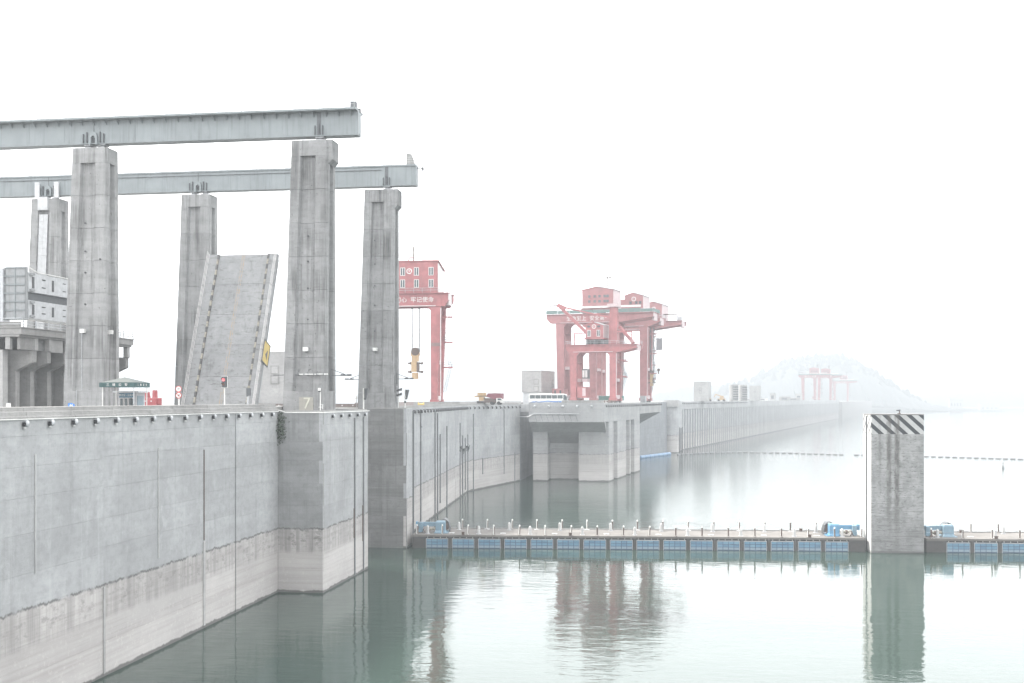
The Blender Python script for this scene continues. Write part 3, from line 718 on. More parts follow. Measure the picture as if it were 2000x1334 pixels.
def girder(y0, x0, x1, label, flange):
    """plate girder resting on bearings; y0 = its front web"""
    t = thing('crane_girder', ((x0+x1)/2, y0+.8, 61.35), label, 'girder', world=True)
    cuts = [x0]
    x = x1-9.2
    MB().box(x0, x1, y0+.12, y0+1.48, 61.5, 64.5).build('box_core', 'steel', t)
    # web plates between weld lines
    xs = [x1]
    while xs[-1] > x0: xs.append(max(x0, xs[-1]-5.4))
    for a, b in zip(xs[1:], xs):
        MB().box(a+.012, b-.012, y0, y0+.1, 61.46, 64.6).build('web_plate', 'steel', t)
        MB().box(a+.012, b-.012, y0+1.5, y0+1.6, 61.46, 64.6).build('web_plate', 'steel', t)
    MB().box(x1+.004, x1+.05, y0+.02, y0+1.58, 61.5, 64.6).build('end_plate', 'steel', t)
    MB().box(x0, x1+.02, y0-.12, y0+1.72, 61.32, 61.455).build('bottom_flange', 'steel', t)
    MB().box(x0, x1+.02, y0-flange, y0+1.6+flange, 64.62, 64.9).build('top_flange', 'steel', t)
    if flange > .5:
        mb = MB(); x = x1-.8
        while x > x0: mb.prism([(y0-.01, 64.6), (y0-flange+.15, 64.6), (y0-.01, 63.9)], 'x', x-.03, x+.03); x -= 1.8
        mb.build('flange_gusset', 'steel', t)
    else:
        MB().tube((x0, y0-.12, 64.05), (x1-6, y0-.12, 64.05), .05).build('conduit', 'steel_dark', t)
        mb = MB(); x = x1-7
        while x > x0: mb.box(x-.05, x+.05, y0-.14, y0, 63.95, 64.1); x -= 2.7
        mb.build('conduit_clip', 'steel_dark', t)
    MB().box(x0, x1-.6, y0+.55, y0+.75, 64.9, 65.05).build('crane_rail', 'steel_dark', t)
    x = x1-.2; k = 0
    while x-4.2 > x0:
        mb = MB(); yy = y0-flange+.12 if flange > .5 else y0+.1
        for i in range(5): mb.tube((x-i*1.02, yy, 64.9), (x-i*1.02, yy, 66.15), .022, 4)
        for zz in (65.35, 65.75, 66.15): mb.tube((x, yy, zz), (x-4.08, yy, zz), .018, 4)
        mb.build('rail_panel', 'white', t); x -= 4.35
    return t
G1 = girder(149.3, -150, -43.2, 'long grey plate girder on the front row of pillars', 1.15)
G2 = girder(185.9, -150, -43.6, 'grey plate girder on the rear row of pillars, lower in the photo', .16)
def bearing(t, xc, y0, joint):
    for dx in ((-1.0, 1.0) if joint else (0.,)):
        x = xc+dx
        MB().box(x-.5, x+.5, y0+.15, y0+1.45, 60.7, 60.95).frustum((x-.35, x+.35, y0+.3, y0+1.3), 60.95, (x-.2, x+.2, y0+.45, y0+1.15), 61.15).box(x-.6, x+.6, y0+.1, y0+1.5, 61.15, 61.31).build('bearing', 'gal', t)
        for k in (-.55, 0., .55):
            hh = 1.3 if k else 1.55
            MB().box(x+k-.05, x+k+.05, y0-.28, y0-.005, 61.46, 61.46+hh).build('web_stiffener', 'steel_dark', t)
    if joint:
        mb = MB(); pts = [(-.62, 61.2), (-.62, 62.4), (-.45, 62.85), (0, 63.05), (.45, 62.85), (.62, 62.4), (.62, 61.2), (.34, 61.2), (.34, 62.2), (0, 62.5), (-.34, 62.2), (-.34, 61.2)]
        mb.prism([(xc+a, b) for a, b in pts], 'y', y0-.34, y0-.01); mb.build('joint_arch', 'steel', t)
        MB().box(xc-.3, xc+.3, y0-.03, y0-.006, 61.3, 62.2).build('joint_gap', 'dark', t)
        MB().box(xc-.04, xc+.04, y0-.05, y0-.006, 63.05, 64.55).build('joint_cover', 'steel_dark', t)
    else:
        MB().box(xc-.28, xc+.28, y0-.05, y0-.004, 61.46, 64.55).build('stiffener_plate', 'steel_dark', t)
bearing(G1, -81.9, 149.3, True); bearing(G1, -48.7, 149.3, False); bearing(G1, -114.3, 149.3, True)
bearing(G2, -82.5, 185.9, True); bearing(G2, -48.7, 185.9, False); bearing(G2, -110.6, 185.9, True)
MB().box(-44.3, -43.5, 149.4, 150.4, 64.92, 66.0).build('buffer_block', 'steel_dark', G1)
MB().box(-43.5, -43.1, 150.2, 150.7, 64.6, 65.2).build('buffer', 'black', G1)
MB().prism([(-45.3, 64.92), (-43.9, 64.92), (-44.5, 66.7), (-45.3, 66.9)], 'y', 186.0, 187.3).build('buffer_block', 'parapet', G2)
MB().tube((-43.7, 186.6, 64.4), (-42.6, 186.6, 64.3), .1).box(-42.7, -42.4, 186.4, 186.8, 63.9, 64.5).build('buffer', 'black', G2)

def insulator_set(x, y, z, side, label):
    t = thing('cable_bracket', (x, y, z), label, 'bracket')
    s = side
    MB().tube((0, 0, 0), (0, -.9, .02), .05).tube((0, 0, .9), (0, -.85, .1), .04).tube((0, -.85, .05), (1.5*s, -.85, .05), .05).build('arm', 'steel_dark', t)
    for k in range(2):
        MB().lathe([(.05, 0), (.11, .1), (.06, .2), (.11, .3), (.06, .4), (.11, .5), (.05, .6)], 7, (.3*s+k*.75*s-(.6 if s < 0 else 0)*0, -.85, .12), axis='x').build('insulator', 'white', t)
    return t
insulator_set(-51.3, 148.6, 28.3, 1, 'left cable bracket in the recess of the pillar marked 7')
insulator_set(-49.9, 148.6, 28.3, 1, 'middle cable bracket in the recess of the pillar marked 7')
insulator_set(-48.5, 148.4, 28.3, 1, 'right cable bracket on the front of the pillar marked 7')
MB().tube((-53.3, 148.3, 28.35), (-51.2, 148.4, 28.35), .05).tube((-54.8, 148.0, 28.3), (-53.2, 148.3, 28.35), .06).build('cable_arm', 'steel_dark', P4)
def side_bracket(x, y, z, label):
    t = thing('cable_bracket', (x, y, z), label, 'bracket')
    MB().tube((0, 0, -.9), (0, 0, 1.0), .07).tube((0, 0, .9), (2.0, .2, .15), .05).tube((0, 0, 0), (2.9, .2, .0), .055).build('arm', 'steel_dark', t)
    for k in range(2): MB().lathe([(.05, 0), (.12, .12), (.06, .25), (.12, .37), (.06, .5), (.12, .62), (.05, .75)], 7, (1.3+k*.85, .2, .12), axis='x').build('insulator', 'steel_dark', t)
    return t
side_bracket(-47.3, 150.3, 28.3, 'cable bracket jutting from the right side of the pillar marked 7')
side_bracket(-47.2, 187, 28.5, 'cable bracket jutting from the right side of the darkest pillar')
t = side_bracket(-53.3, 186.5, 28.4, 'cable bracket jutting from the left side of the darkest pillar'); t.rotation_euler = (0, 0, R(180))

# ------------------------------------------------------------------ raised bascule bridge
BL = 26.2
bb = thing('bascule_bridge', (-67.8, 160.4, 23.6), 'raised concrete bascule bridge leaf with worn centre line standing between the pillars', 'bridge')
bb.rotation_euler = (R(68.5), 0, 0)
zc = [0, 5.2, 10.5, 15.7, 21, BL]
for a, b in zip(zc, zc[1:]): MB().box(-4.0, 4.0, a+.02, b-.02, -.5, 0).build('road_slab', 'road', bb)
for s in (-1, 1):
    for a, b in zip(zc, zc[1:]): MB().box(s*4.32, s*5.68, a+.02, b-.02, -.5, .18).build('footway_slab', 'road', bb)
    n = 29; st = BL/n
    for i in range(n):
        MB().box(s*4.02, s*4.3, i*st+.01, (i+1)*st-.01, -.2, .24).build('kerb_block', 'curb_k' if i % 2 == 0 else 'curb_y', bb)
    MB().box(s*4.7, s*5.1, 0, BL, -2.1, -.52).build('main_girder', 'steel', bb)
    np = 15
    for i in range(np):
        y = .25+i*(BL-.5)/(np-1)
        MB().tube((s*5.55, y, .18), (s*5.55, y, 1.3), .04, 5).build('rail_post', 'gal', bb)
    for zz in (.5, .9, 1.3): MB().tube((s*5.55, 0, zz), (s*5.55, BL, zz), .03, 5).build('rail', 'frame', bb)
for i in range(8): MB().box(-3.9, 3.9, 1+i*3.4, 1.3+i*3.4, -1.6, -.52).build('cross_beam', 'steel', bb)
MB().box(-4.05, 4.05, BL-.3, BL, -1.0, -.52).build('nose_beam', 'steel', bb)
for dx in (-.16, .16): MB().box(dx-.07, dx+.07, .1, BL-.1, .004, .012).build('centre_line', 'yline', bb)
sb = MB().box(5.75, 5.86, 7.6, 10.9, -1.6, .75).build('sign_board', 'sign_y', bb)
MB().box(5.74, 5.9, 7.45, 7.58, -1.7, .85).box(5.74, 5.9, 10.92, 11.05, -1.7, .85).box(5.74, 5.9, 7.45, 11.05, .77, .87).box(5.74, 5.9, 7.45, 11.05, -1.75, -1.63).build('sign_frame', 'steel_dark', bb)
MB().prism([(9.9, -.9), (9.0, -.15), (8.3, -.9)], 'x', 5.861, 5.9).build('sign_mark', 'steel_dark', bb)
# ------------------------------------------------------------------ lock head building with the stacked gate leaves
hb = thing('lock_head_building', (-100, 158, 23.45), 'concrete lock head building on cantilever brackets behind the left pillars', 'building', world=True)
MB().box(-118, -95.2, 146, 176.4, 23.4, 33.7).build('wall', 'house_conc', hb)
MB().box(-118, -90.0, 144.4, 177.0, 34.05, 34.95).build('deck_slab', 'house_conc', hb)
MB().box(-118, -89.85, 144.25, 177.15, 34.97, 35.1).build('deck_kerb', 'parapet', hb)
MB().box(-118, -90.3, 144.45, 176.9, 33.75, 34.02).build('deck_beam', 'house_conc', hb)
for y in (148.4, 152.1, 156.6, 161.1, 165.6, 170.1, 175.7):
    MB().prism([(-95.3, 23.45), (-93.4, 23.45), (-93.4, 29.1), (-90.75, 30.3), (-90.75, 32.0), (-95.3, 32.0)], 'y', y, y+1.0).build('bracket_fin', 'house_conc', hb)
    MB().box(-91.2, -90.45, y+.1, y+.9, 32.02, 33.73).build('stub_column', 'tower_conc', hb)
    if y > 152: MB().box(-90.9, -90.6, y+.92, y+4.0 if y < 170 else y+1.1, 31.9, 33.72).build('fascia_panel', 'tower_conc', hb)
    else: MB().box(-91.6, -91.3, y+1.0, y+3.7, 32.02, 33.72).build('fascia_panel', 'pillar_end', hb)
MB().box(-91.0, -90.6, 145, 148.4, 32.0, 33.72).build('fascia_panel', 'house_conc', hb)
for x in (-92.2, -94.4, -97): MB().box(x-.35, x+.35, 144.6, 145.2, 32.0, 33.72).build('front_column', 'tower_conc', hb)
MB().box(-118, -95.2, 144.7, 145.9, 23.45, 31.95).build('front_wall', 'house_conc', hb)
MB().box(-95.1, -93.0, 144.7, 145.9, 23.45, 31.95).build('front_wall', 'tower_conc', hb)
MB().lathe([(1.9, 0), (1.9, .5), (1.3, .5)], 16, (-94.8, 163.5, 27.2), axis='y').build('arch_rim', 'house_conc', hb)
mb = MB()
for y in [145+3.2*i for i in range(11)]: mb.box(-90.15, -90.03, y-.07, y+.07, 35.1, 36.3)
for zz in (35.5, 35.9, 36.3): mb.tube((-90.09, 144.4, zz), (-90.09, 177, zz), .045, 5); mb.tube((-118, 144.4, zz), (-90.09, 144.4, zz), .045, 5)
for zz in (35.5, 35.9, 36.3): mb.tube((-90.09, 177, zz), (-97, 177, zz), .045, 5)
for x in (-92.4, -94.7, -97): mb.box(x-.06, x+.06, 176.94, 177.06, 35.1, 36.3)
mb.build('deck_railing', 'gal', hb)
MB().box(-118, -90.6, 144.9, 145.3, 35.1, 35.85).build('parapet_wall', 'parapet', hb)
gl = thing('gate_leaf', (-93.6, 158, 36.4), 'white steel gate leaf in two tiers standing on the lock head building', 'gate', world=True)
for z0, z1 in ((36.7, 39.3), (40.5, 43.3)):
    MB().box(-95.0, -92.0, 149.4, 170, z0, z1).build('skin_panel', 'gate', gl)
    for y in (150.3, 155.5, 161, 166): MB().box(-91.99, -91.93, y, y+.5, z0+.55, z1-.6).build('slot', 'black', gl)
    for y in (152.8, 153.0, 158.5, 164):
        for zz in (z0+.8, z1-.85): MB().box(-91.99, -91.95, y, y+.75, zz, zz+.14).build('slot', 'black', gl)
    MB().box(-92.0, -91.7, 149.6, 150.6, z1-.42, z1-.1).box(-92.0, -91.7, 149.6, 150.6, z0+.1, z0+.42).build('hinge_lug', 'gate_rib', gl)
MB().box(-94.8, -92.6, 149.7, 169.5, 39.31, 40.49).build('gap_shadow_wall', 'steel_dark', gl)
MB().box(-95.2, -92.05, 148.75, 149.38, 36.42, 44.0).build('end_plate', 'gate_rib', gl)
for i in range(6):
    for j in range(2):
        a = -95.1+j*1.55; z = 36.6+i*1.22
        MB().box(a+.06, a+1.45, 148.6, 148.74, z+.05, z+1.1).build('end_panel', 'gate_rib', gl)
for i in range(7): MB().box(-95.2, -92.05, 148.45, 148.7, 36.47+i*1.22, 36.6+i*1.22).build('stiffener', 'steel', gl)
MB().box(-93.62, -93.5, 148.5, 148.7, 36.5, 43.9).build('stiffener', 'steel', gl)
MB().box(-97.5, -95.3, 148.3, 150, 36.0, 43.8).build('end_plate', 'gate', gl)
MB().path([(-92.0, 149.4, 44.0), (-91.9, 151.5, 43.45), (-92, 170, 43.4)], .09).build('edge_pipe', 'white', gl)

# ------------------------------------------------------------------ things on the near quay
Z0 = 23.45
t = thing('police_canopy', (-58, 112, Z0), 'dark green canopy tent with white characters on its valance beside the left pillar', 'canopy', world=True)
for x, y in ((-59.7, 110.6), (-56.2, 110.6), (-59.7, 113.5), (-56.2, 113.5)):
    MB().tube((x, y, Z0), (x, y, 26.3), .05, 8).build('post', 'white' if x < -59 or y > 112 else 'gal', t)
MB().add([(-59.9, 110.4, 26.78), (-56.0, 110.4, 26.78), (-56.0, 113.7, 26.78), (-59.9, 113.7, 26.78), (-57.95, 112.05, 27.35)], [(0, 1, 4), (1, 2, 4), (2, 3, 4), (3, 0, 4), (3, 2, 1, 0)]).build('roof', plain('weathered_canopy_top', (.02, .03, .028), .7), t)
MB().box(-59.92, -55.98, 110.34, 110.4, 26.28, 26.77).box(-56.0, -55.94, 110.41, 113.7, 26.28, 26.77).box(-59.98, -59.92, 110.4, 113.7, 26.28, 26.77).box(-59.9, -56.0, 113.71, 113.76, 26.28, 26.77).build('valance', 'green', t)
for i, ch in enumerate('三峡公安'):
    o = text(ch, .34, 'frame', t, (-58.97+i*.68+58, 110.32-112, 26.52-Z0), FRONT, 'lettering', .005)
    o = text(ch, .28, 'frame', t, (-55.93+58, 111.0+i*.62-112, 26.52-Z0), RIGHT, 'lettering', .005)
b = thing('guard_booth', (-58.6, 115, Z0), 'small guard booth with blue fascia under the green canopy', 'booth', world=True)
MB().box(-59.7, -57.6, 113.95, 115.9, Z0, 25.72).build('body', plain('booth_grey', (.30, .30, .31), .5), b)
MB().box(-60.2, -57.3, 113.7, 116.1, 25.74, 25.9).build('roof', 'gal', b)
MB().box(-59.55, -57.9, 113.88, 113.94, 25.2, 25.68).build('fascia', plain('faded_blue_fascia', (.05, .125, .18), .5), b)
text('警务室—治安岗', .24, 'white', b, (-58.72+58.6, 113.87-115, 25.44-Z0), FRONT, 'lettering', .004)
for a in (-59.5, -58.98, -58.5, -58.25):
    w = MB().box(a, a+.42, 113.9, 113.94, 23.75, 25.15).build('window', 'frame', b); MB().box(a+.05, a+.37, 113.88, 113.899, 23.8, 25.1).build('pane', 'glass', w)
d = MB().box(-57.599, -57.55, 114.1, 115.5, Z0+.1, 25.4).build('door', plain('pale_blue_door', (.12, .165, .19), .4), b)
MB().box(-59.2, -58.6, 113.55, 113.85, Z0+.02, 24.3).build('step_box', 'rust', b)

t = thing('deck_winch', (-74.4, 150.8, Z0), 'red deck machine with two upright heads beside the canopy', 'machine')
MB().box(-1.0, 1.55, -1, 1, .15, 1.75).build('body', 'red_bright', t, bevel=.05)
MB().box(-1.9, -1.02, -.8, .8, .75, 1.7).build('gearbox', 'red_bright', t)
MB().frustum((-.75, .1, -.5, .5), 1.76, (-.6, -.05, -.4, .4), 2.65).build('head', 'red_bright', t)
MB().frustum((.75, 1.2, -.4, .4), 1.76, (.77, 1.18, -.35, .35), 2.85).build('head', 'red_bright', t)
for x in (-.75, -.35): MB().bar((x-.2, -1.08, .1), (x+.15, -1.08, 1.7), .1, .1).build('strut', 'rust', t)
MB().box(1.56, 1.72, -.5, .5, .9, 1.55).build('flange', 'red_bright', t)
for x in (.0, .9):
    for z in (.55, 1.3): MB().lathe([(.09, -.06), (.09, 0)], 8, (x, -1.0, z), axis='y').build('boss', 'frame', t)
mb = MB()
for i in range(9): mb.box(-1.1+i*.32, -.98+i*.32, -1.2, 1.2, 0, .15)
mb.build('grating_foot', 'rust', t)
t = thing('bent_road_sign', (-66.7, 116.6, Z0), 'bent blue road sign with white marks leaning at the pillar foot', 'sign')
MB().add([(-.32, 0, .45), (.15, -.05, .5), (.3, .05, .1), (.38, .1, 1.0), (.12, -.04, 1.15), (-.36, .0, 1.12), (.42, .14, .35)], [(0, 1, 4, 5), (1, 6, 3, 4), (1, 2, 6)]).build('plate', 'blue_sign', t)
for z in (.62, .82): MB().box(-.12, .28, -.09, -.075, z, z+.09).build('mark', 'white', t)
MB().box(-.02, .06, -.09, -.075, .55, 1.02).box(.18, .24, -.09, -.075, .55, 1.02).build('mark', 'white', t)
MB().tube((.2, .1, 0), (.2, .1, .9), .035).build('post', 'gal', t)
t = MB().box(-67.35, -66.95, 116.3, 116.6, Z0, 24.05).build('white_box', 'white'); tag(t, 'plain white box next to the bent blue sign', 'box')
t = thing('white_marker_post', (-73.6, 115.6, Z0), 'short white marker post alone at the far left of the deck', 'post')
MB().box(-.22, .22, -.12, .12, 0, 1.1).build('post', 'white', t); MB().box(-.24, .24, -.14, .14, 1.1, 1.16).build('cap', 'gal', t)

t = thing('speed_limit_sign', (-61.3, 132.4, Z0), 'two round red rimmed traffic signs on one white post, 30 above', 'sign')
MB().tube((0, 0, 0), (0, 0, 3.2), .085, 8).build('post', 'white', t)
for zz, k in ((2.85, 0), (2.05, 1)):
    f = MB().lathe([(.39, -.12), (.39, -.09)], 24, (0, 0, zz), axis='y').build('disc', 'signred', t)
    g_ = MB().lathe([(.31, -.135), (.31, -.121)], 24, (0, 0, zz), axis='y').build('face', 'white', f)
    if k == 0: text('30', .36, 'black', f, (0, -.14, zz), FRONT, 'number', .004)
    else:
        MB().prism([(-.12, -.05), (.0, -.05), (.14, -.14), (.14, .16), (.0, .06), (-.12, .06)], 'y', -.146, -.136).add([(-.05+p[0], -.141, -.12+p[1]) for p in ((0, 0), (.07, 0), (.07, .07), (0, .07))], [(0, 1, 2, 3)]).build('horn', 'black', f).location = (0, 0, zz)
        MB().bar((-.23, -.15, zz+.23), (.23, -.15, zz-.23), .02, .06).build('slash', 'signred', f)

t = thing('traffic_light', (-52.9, 126.6, Z0), 'traffic light showing red with white edged backboard on a white pole', 'traffic light')
MB().tube((0, 0, 0), (0, 0, 3.0), .08, 8).build('pole', 'white', t)
MB().box(-.36, .36, -.02, .03, 2.93, 4.32).build('backboard_edge', 'white', t)
MB().box(-.31, .31, -.05, -.021, 2.98, 4.27).build('backboard', 'black', t)
MB().box(-.24, .26, -.3, -.051, 3.03, 4.22).build('housing', 'steel_dark', t, bevel=.02)
for zz, m_ in ((3.88, 'lampred'), (3.35, 'lamp_off')):
    MB().lathe([(.19, -.345), (.2, -.30)], 18, (-.01, 0, zz), axis='y').build('lens', m_, t)
    v = MB(); n = 12
    for i in range(n):
        a0, a1 = math.pi*(.02+.96*i/n), math.pi*(.02+.96*(i+1)/n)
        q = [(math.cos(a)*.225-.01, zz+math.sin(a)*.225) for a in (a0, a1)]
        v.add([(q[0][0], -.3, q[0][1]), (q[1][0], -.3, q[1][1]), (q[1][0], -.52, q[1][1]), (q[0][0], -.52, q[0][1])], [(0, 1, 2, 3)])
    v.build('visor', 'black', t)
t = thing('signal_box', (-52.8, 133.9, Z0), 'dark signal box on a short post at the right foot of the raised bridge', 'signal')
MB().tube((0, 0, 0), (0, 0, 2.1), .06, 8).build('pole', 'gal', t)
MB().box(-.26, .26, -.1, .15, 2.0, 2.95).build('box', 'steel_dark', t)
MB().frustum((-.2, .0, -.2, .1), .1, (-.15, 0.05, -.2, .1), 1.9).build('cover', 'gal', t)
MB().box(-.3, .25, -.12, .12, 0, .1).build('base', 'black', t)
for x in (-.1, .12): MB().lathe([(.07, 0), (.09, .1), (.02, .28)], 8, (x, 0, 2.95)).build('beacon', 'curb_y', t)
t = thing('bridge_abutment', (-57, 151, Z0), 'pale concrete slab with railing posts at the right foot of the bridge', 'slab', world=True)
MB().box(-62.2, -53.6, 139.9, 159.8, 23.46, 23.98).build('slab', 'parapet', t)
MB().tube((-53.6, 140.3, 24.05), (-53.6, 159.5, 24.05), .06).tube((-62, 140.2, 24.05), (-53.6, 140.2, 24.05), .06).build('edge_pipe', 'white', t)

t = thing('camera_pole', (-46.4, 142.8, 23.4), 'white pole with a dome security camera on the near pier', 'camera pole')
MB().tube((0, 0, 0), (0, 0, 2.6), .06, 8).build('pole', 'white', t)
MB().lathe([(.08, .35), (.17, .3), (.19, .0)], 12, (-.1, -.1, 2.75), axis='z').build('hood', 'white', t, smooth=True)
MB().lathe([(.185, 0), (.16, -.14), (.05, -.2)], 12, (-.1, -.1, 2.74)).build('dome', 'black', t, smooth=True)
MB().box(-.25, .35, -.03, .03, .55, .6).box(-.02, .4, -.03, .03, .9, .94).box(.3, .36, -.03, .03, .3, .95).build('junction_bracket', 'white', t)
def side_signal(x, y, z, label, frame=False):
    t = thing('channel_signal', (x, y, z), label, 'signal')
    MB().tube((0, 0, 0), (0, 0, 3.25), .1, 8).build('pole', 'white', t)
    MB().frustum((.18, .42, -.2, .2), 1.75, (.15, .72, -.3, .3), 3.2).build('lamp_housing', 'steel_dark', t)
    MB().box(.08, .4, -.1, .1, 1.55, 1.8).build('lower_bracket', 'black', t)
    if frame:
        MB().tube((-1.15, 0, 0), (-1.15, 0, 2.0), .07).tube((-1.15, 0, 1.95), (0, 0, 1.95), .05).build('frame', 'white', t)
        MB().lathe([(.02, .85), (.18, 1.0), (.18, 1.2), (.05, 1.3)], 8, (.05, 0, 0)).build('horn', 'black', t)
    return t
side_signal(-45.2, 159.3, 23.4, 'dark boat signal on a white pole at the corner of the near pier')
side_signal(-45.6, 186.3, 23.45, 'dark boat signal on a white frame at the corner of the rear pier', True)
t = thing('loudspeaker', (-47.15, 186.9, 26.4), 'pair of dark loudspeaker horns on the side of the darkest pillar', 'loudspeaker')
for z in (.2, -.6): MB().prism([(0, z), (.85, z+.35), (.85, z-.1), (0, z-.25)], 'y', -.25, .3).build('horn', 'black', t)
MB().tube((0, 0, .9), (0, 0, -1.9), .08).tube((0, 0, -1.2), (.5, 0, -.9), .06).build('bracket', 'gal', t)
t = thing('white_lamp_post', (-54.1, 186.2, 23.4), 'short lamp post with a white bulb left of the darkest pillar', 'lamp post')
MB().tube((0, 0, 0), (0, 0, 1.6), .06).build('pole', 'gal', t); MB().lathe([(.1, 1.6), (.18, 1.75), (.17, 2.05), (.05, 2.25)], 10).build('bulb', 'white', t, smooth=True)
t = thing('planter_barrier', (-61, 187.5, 23.4), 'low brown patterned barrier across the far quay between two pillars', 'barrier', world=True)
for i in range(11): MB().box(-75+i*1.9+.02, -75+i*1.9+1.88, 187.3, 187.6, 23.6, 24.25).build('barrier_panel', 'brownwall', t); MB().lathe([(.12, -.06), (.12, 0)], 8, (-74.05+i*1.9, 187.29, 23.95), axis='y').build('knob', 'frame', t)
MB().box(-75, -54.1, 187.2, 187.7, 23.4, 23.59).build('base', 'white', t)
MB().tube((-58.6, 187.2, 23.4), (-58.6, 187.2, 25.0), .04).tube((-59.2, 187.2, 24.8), (-57.8, 187.2, 25.0), .03).tube((-57.8, 187.2, 24.8), (-57.8, 187.2, 25.3), .03).build('antenna', 'gal', t)

# barrier behind the far quay edge
rbm = thing('road_barrier', (-60, 270, 23.4), 'low jointed barrier wall running behind the quay edge past the red crane', 'barrier', world=True)
for p, q, n, m_ in (((-59, 203), (-62, 262), 15, 'brownwall'), ((-62, 262), (-58, 300), 10, 'parapet'), ((-58, 300), (-47.5, 346), 12, 'tower_conc')):
    for i in range(n):
        a, b = i/n, (i+1)/n-.004
        A = (p[0]+(q[0]-p[0])*a, p[1]+(q[1]-p[1])*a); B = (p[0]+(q[0]-p[0])*b, p[1]+(q[1]-p[1])*b)
        MB().prism([(A[0]-.3, A[1]), (A[0], A[1]), (B[0], B[1]), (B[0]-.3, B[1])], 'z', 23.4, 24.4).build('barrier_panel', m_, rbm)
t = thing('cable_drum', (-52.6, 229, 23.4), 'small yellow cable drum lying on the wall edge by the red crane', 'drum')
MB().lathe([(.5, -.6), (.5, -.5), (.28, -.5), (.28, .5), (.5, .5), (.5, .6)], 14, (0, 0, .5), axis='x').build('spool', 'sign_y', t); MB().box(.8, 1.6, -.2, .2, 0, .25).build('skid', 'rust', t)

# ------------------------------------------------------------------ service towers on the crest
def tower(name, loc, rz, w, d, h, label, wins, low=None, split=None):
    t = thing(name, loc, label, 'building', rz=rz)
    z0 = low or 0
    if low: MB().box(.4, w-.5, .5, d-.6, 0, low-.01).build('ground_floor', 'gal', t)
    MB().box(0, w, 0, d, z0, h).build('wall', 'tower_conc', t)
    MB().box(-.1, w+.1, -.1, d+.1, h, h+.25).build('roof', 'tower_conc', t)
    for face, u, z, s in wins:
        if face == 'f':
            f = MB().box(u-s*.62, u+s*.62, -.16, -.003, z-s*.62, z+s*.62).build('window', 'house_conc', t)
            MB().box(u-s*.45, u+s*.45, -.2, -.163, z-s*.45, z+s*.45).build('shutter', 'tower_conc', f)
        else:
            f = MB().box(w+.003, w+.16, u-s*.62, u+s*.62, z-s*.62, z+s*.62).build('window', 'house_conc', t)
            MB().box(w+.163, w+.2, u-s*.45, u+s*.45, z-s*.45, z+s*.45).build('shutter', 'tower_conc', f)
    return t
tower('service_tower', (-111, 273.6, 23.4), 0, 12.7, 11, 13.5, 'pale concrete tower with two square windows behind the raised bridge', [('f', 10.1, 9.1, 1.8), ('f', 10.1, 6.6, 1.8)])
tower('service_tower', (-52.3, 381.5, 23.4), -12.4, 7.1, 14.5, 11.2, 'pale windowed concrete tower behind the white bus', [('f', 5.3, 7.6, 1.5), ('f', 5.3, 5.2, 1.5), ('r', 12.5, 7.6, 1.5), ('r', 12.5, 5.2, 1.5)], low=4.0)
tower('service_tower', (9.6, 606, 23.9), -12.4, 7.6, 9, 10.3, 'square pale tower with two round windows standing over the fluted dam', [('f', 3.6, 6.6, 1.2), ('f', 3.6, 5, 1.2)])
tower('service_tower', (49.5, 775, 23.9), -12.4, 6.6, 8, 10, 'faintest square tower just right of the two louvred round towers', [('f', 3.5, 6, 1.2)])
def louvre_tower(loc, label):
    t = thing('louvred_tower', loc, label, 'tower', 'round louvred towers', rz=-12.4)
    MB().prism([(2.6*math.cos(a*math.pi/8)*1.0, 2.6*math.sin(a*math.pi/8)) for a in range(16)], 'z', 0, 9.4).build('shaft', 'house_conc', t, smooth=True)
    MB().prism([(2.65*math.cos(a*math.pi/8), 2.65*math.sin(a*math.pi/8)) for a in range(16)], 'z', 9.41, 9.8).build('roof', 'tower_conc', t)
    for i in range(6):
        MB().prism([(2.68*math.cos(a), 2.68*math.sin(a)) for a in [R(-88+k*12) for k in range(9)]]+[(2.5*math.cos(a), 2.5*math.sin(a)) for a in [R(8-k*12) for k in range(9)]], 'z', 1.0+i*1.4, 1.65+i*1.4).build('louvre', 'steel_dark', t)
louvre_tower((33.9, 672, 23.9), 'left of two round louvred towers on the crest')
louvre_tower((41.0, 703, 23.9), 'right of two round louvred towers on the crest')
def crest_machine(loc, label, s=1.0):
    t = thing('yellow_loader', loc, label, 'machine', rz=-12)
    Y_ = 'yellow'
    MB().box(-1.6*s, 1.6*s, -1, 1, .6, 1.6).build('chassis', Y_, t); MB().box(-.6*s, .9*s, -.9, .9, 1.6, 3.1).build('cab', Y_, t)
    for x in (-1.1*s, 1.1*s): MB().lathe([(.6, -1.2), (.6, 1.2)], 10, (x, 0, .6), axis='y').build('wheel', 'tyre', t)
    MB().bar((-.2, 0, 3), (-2.6*s, 0, 3.9), .4, .5).bar((-2.6*s, 0, 3.9), (-3.0*s, 0, 2.4), .35, .5).build('arm', Y_, t)
crest_machine((17.5, 610, 23.9), 'yellow loader on the crest just right of the square tower', .8)
crest_machine((25.5, 640, 23.9), 'larger yellow loader on the crest left of the louvred towers', 1.3)
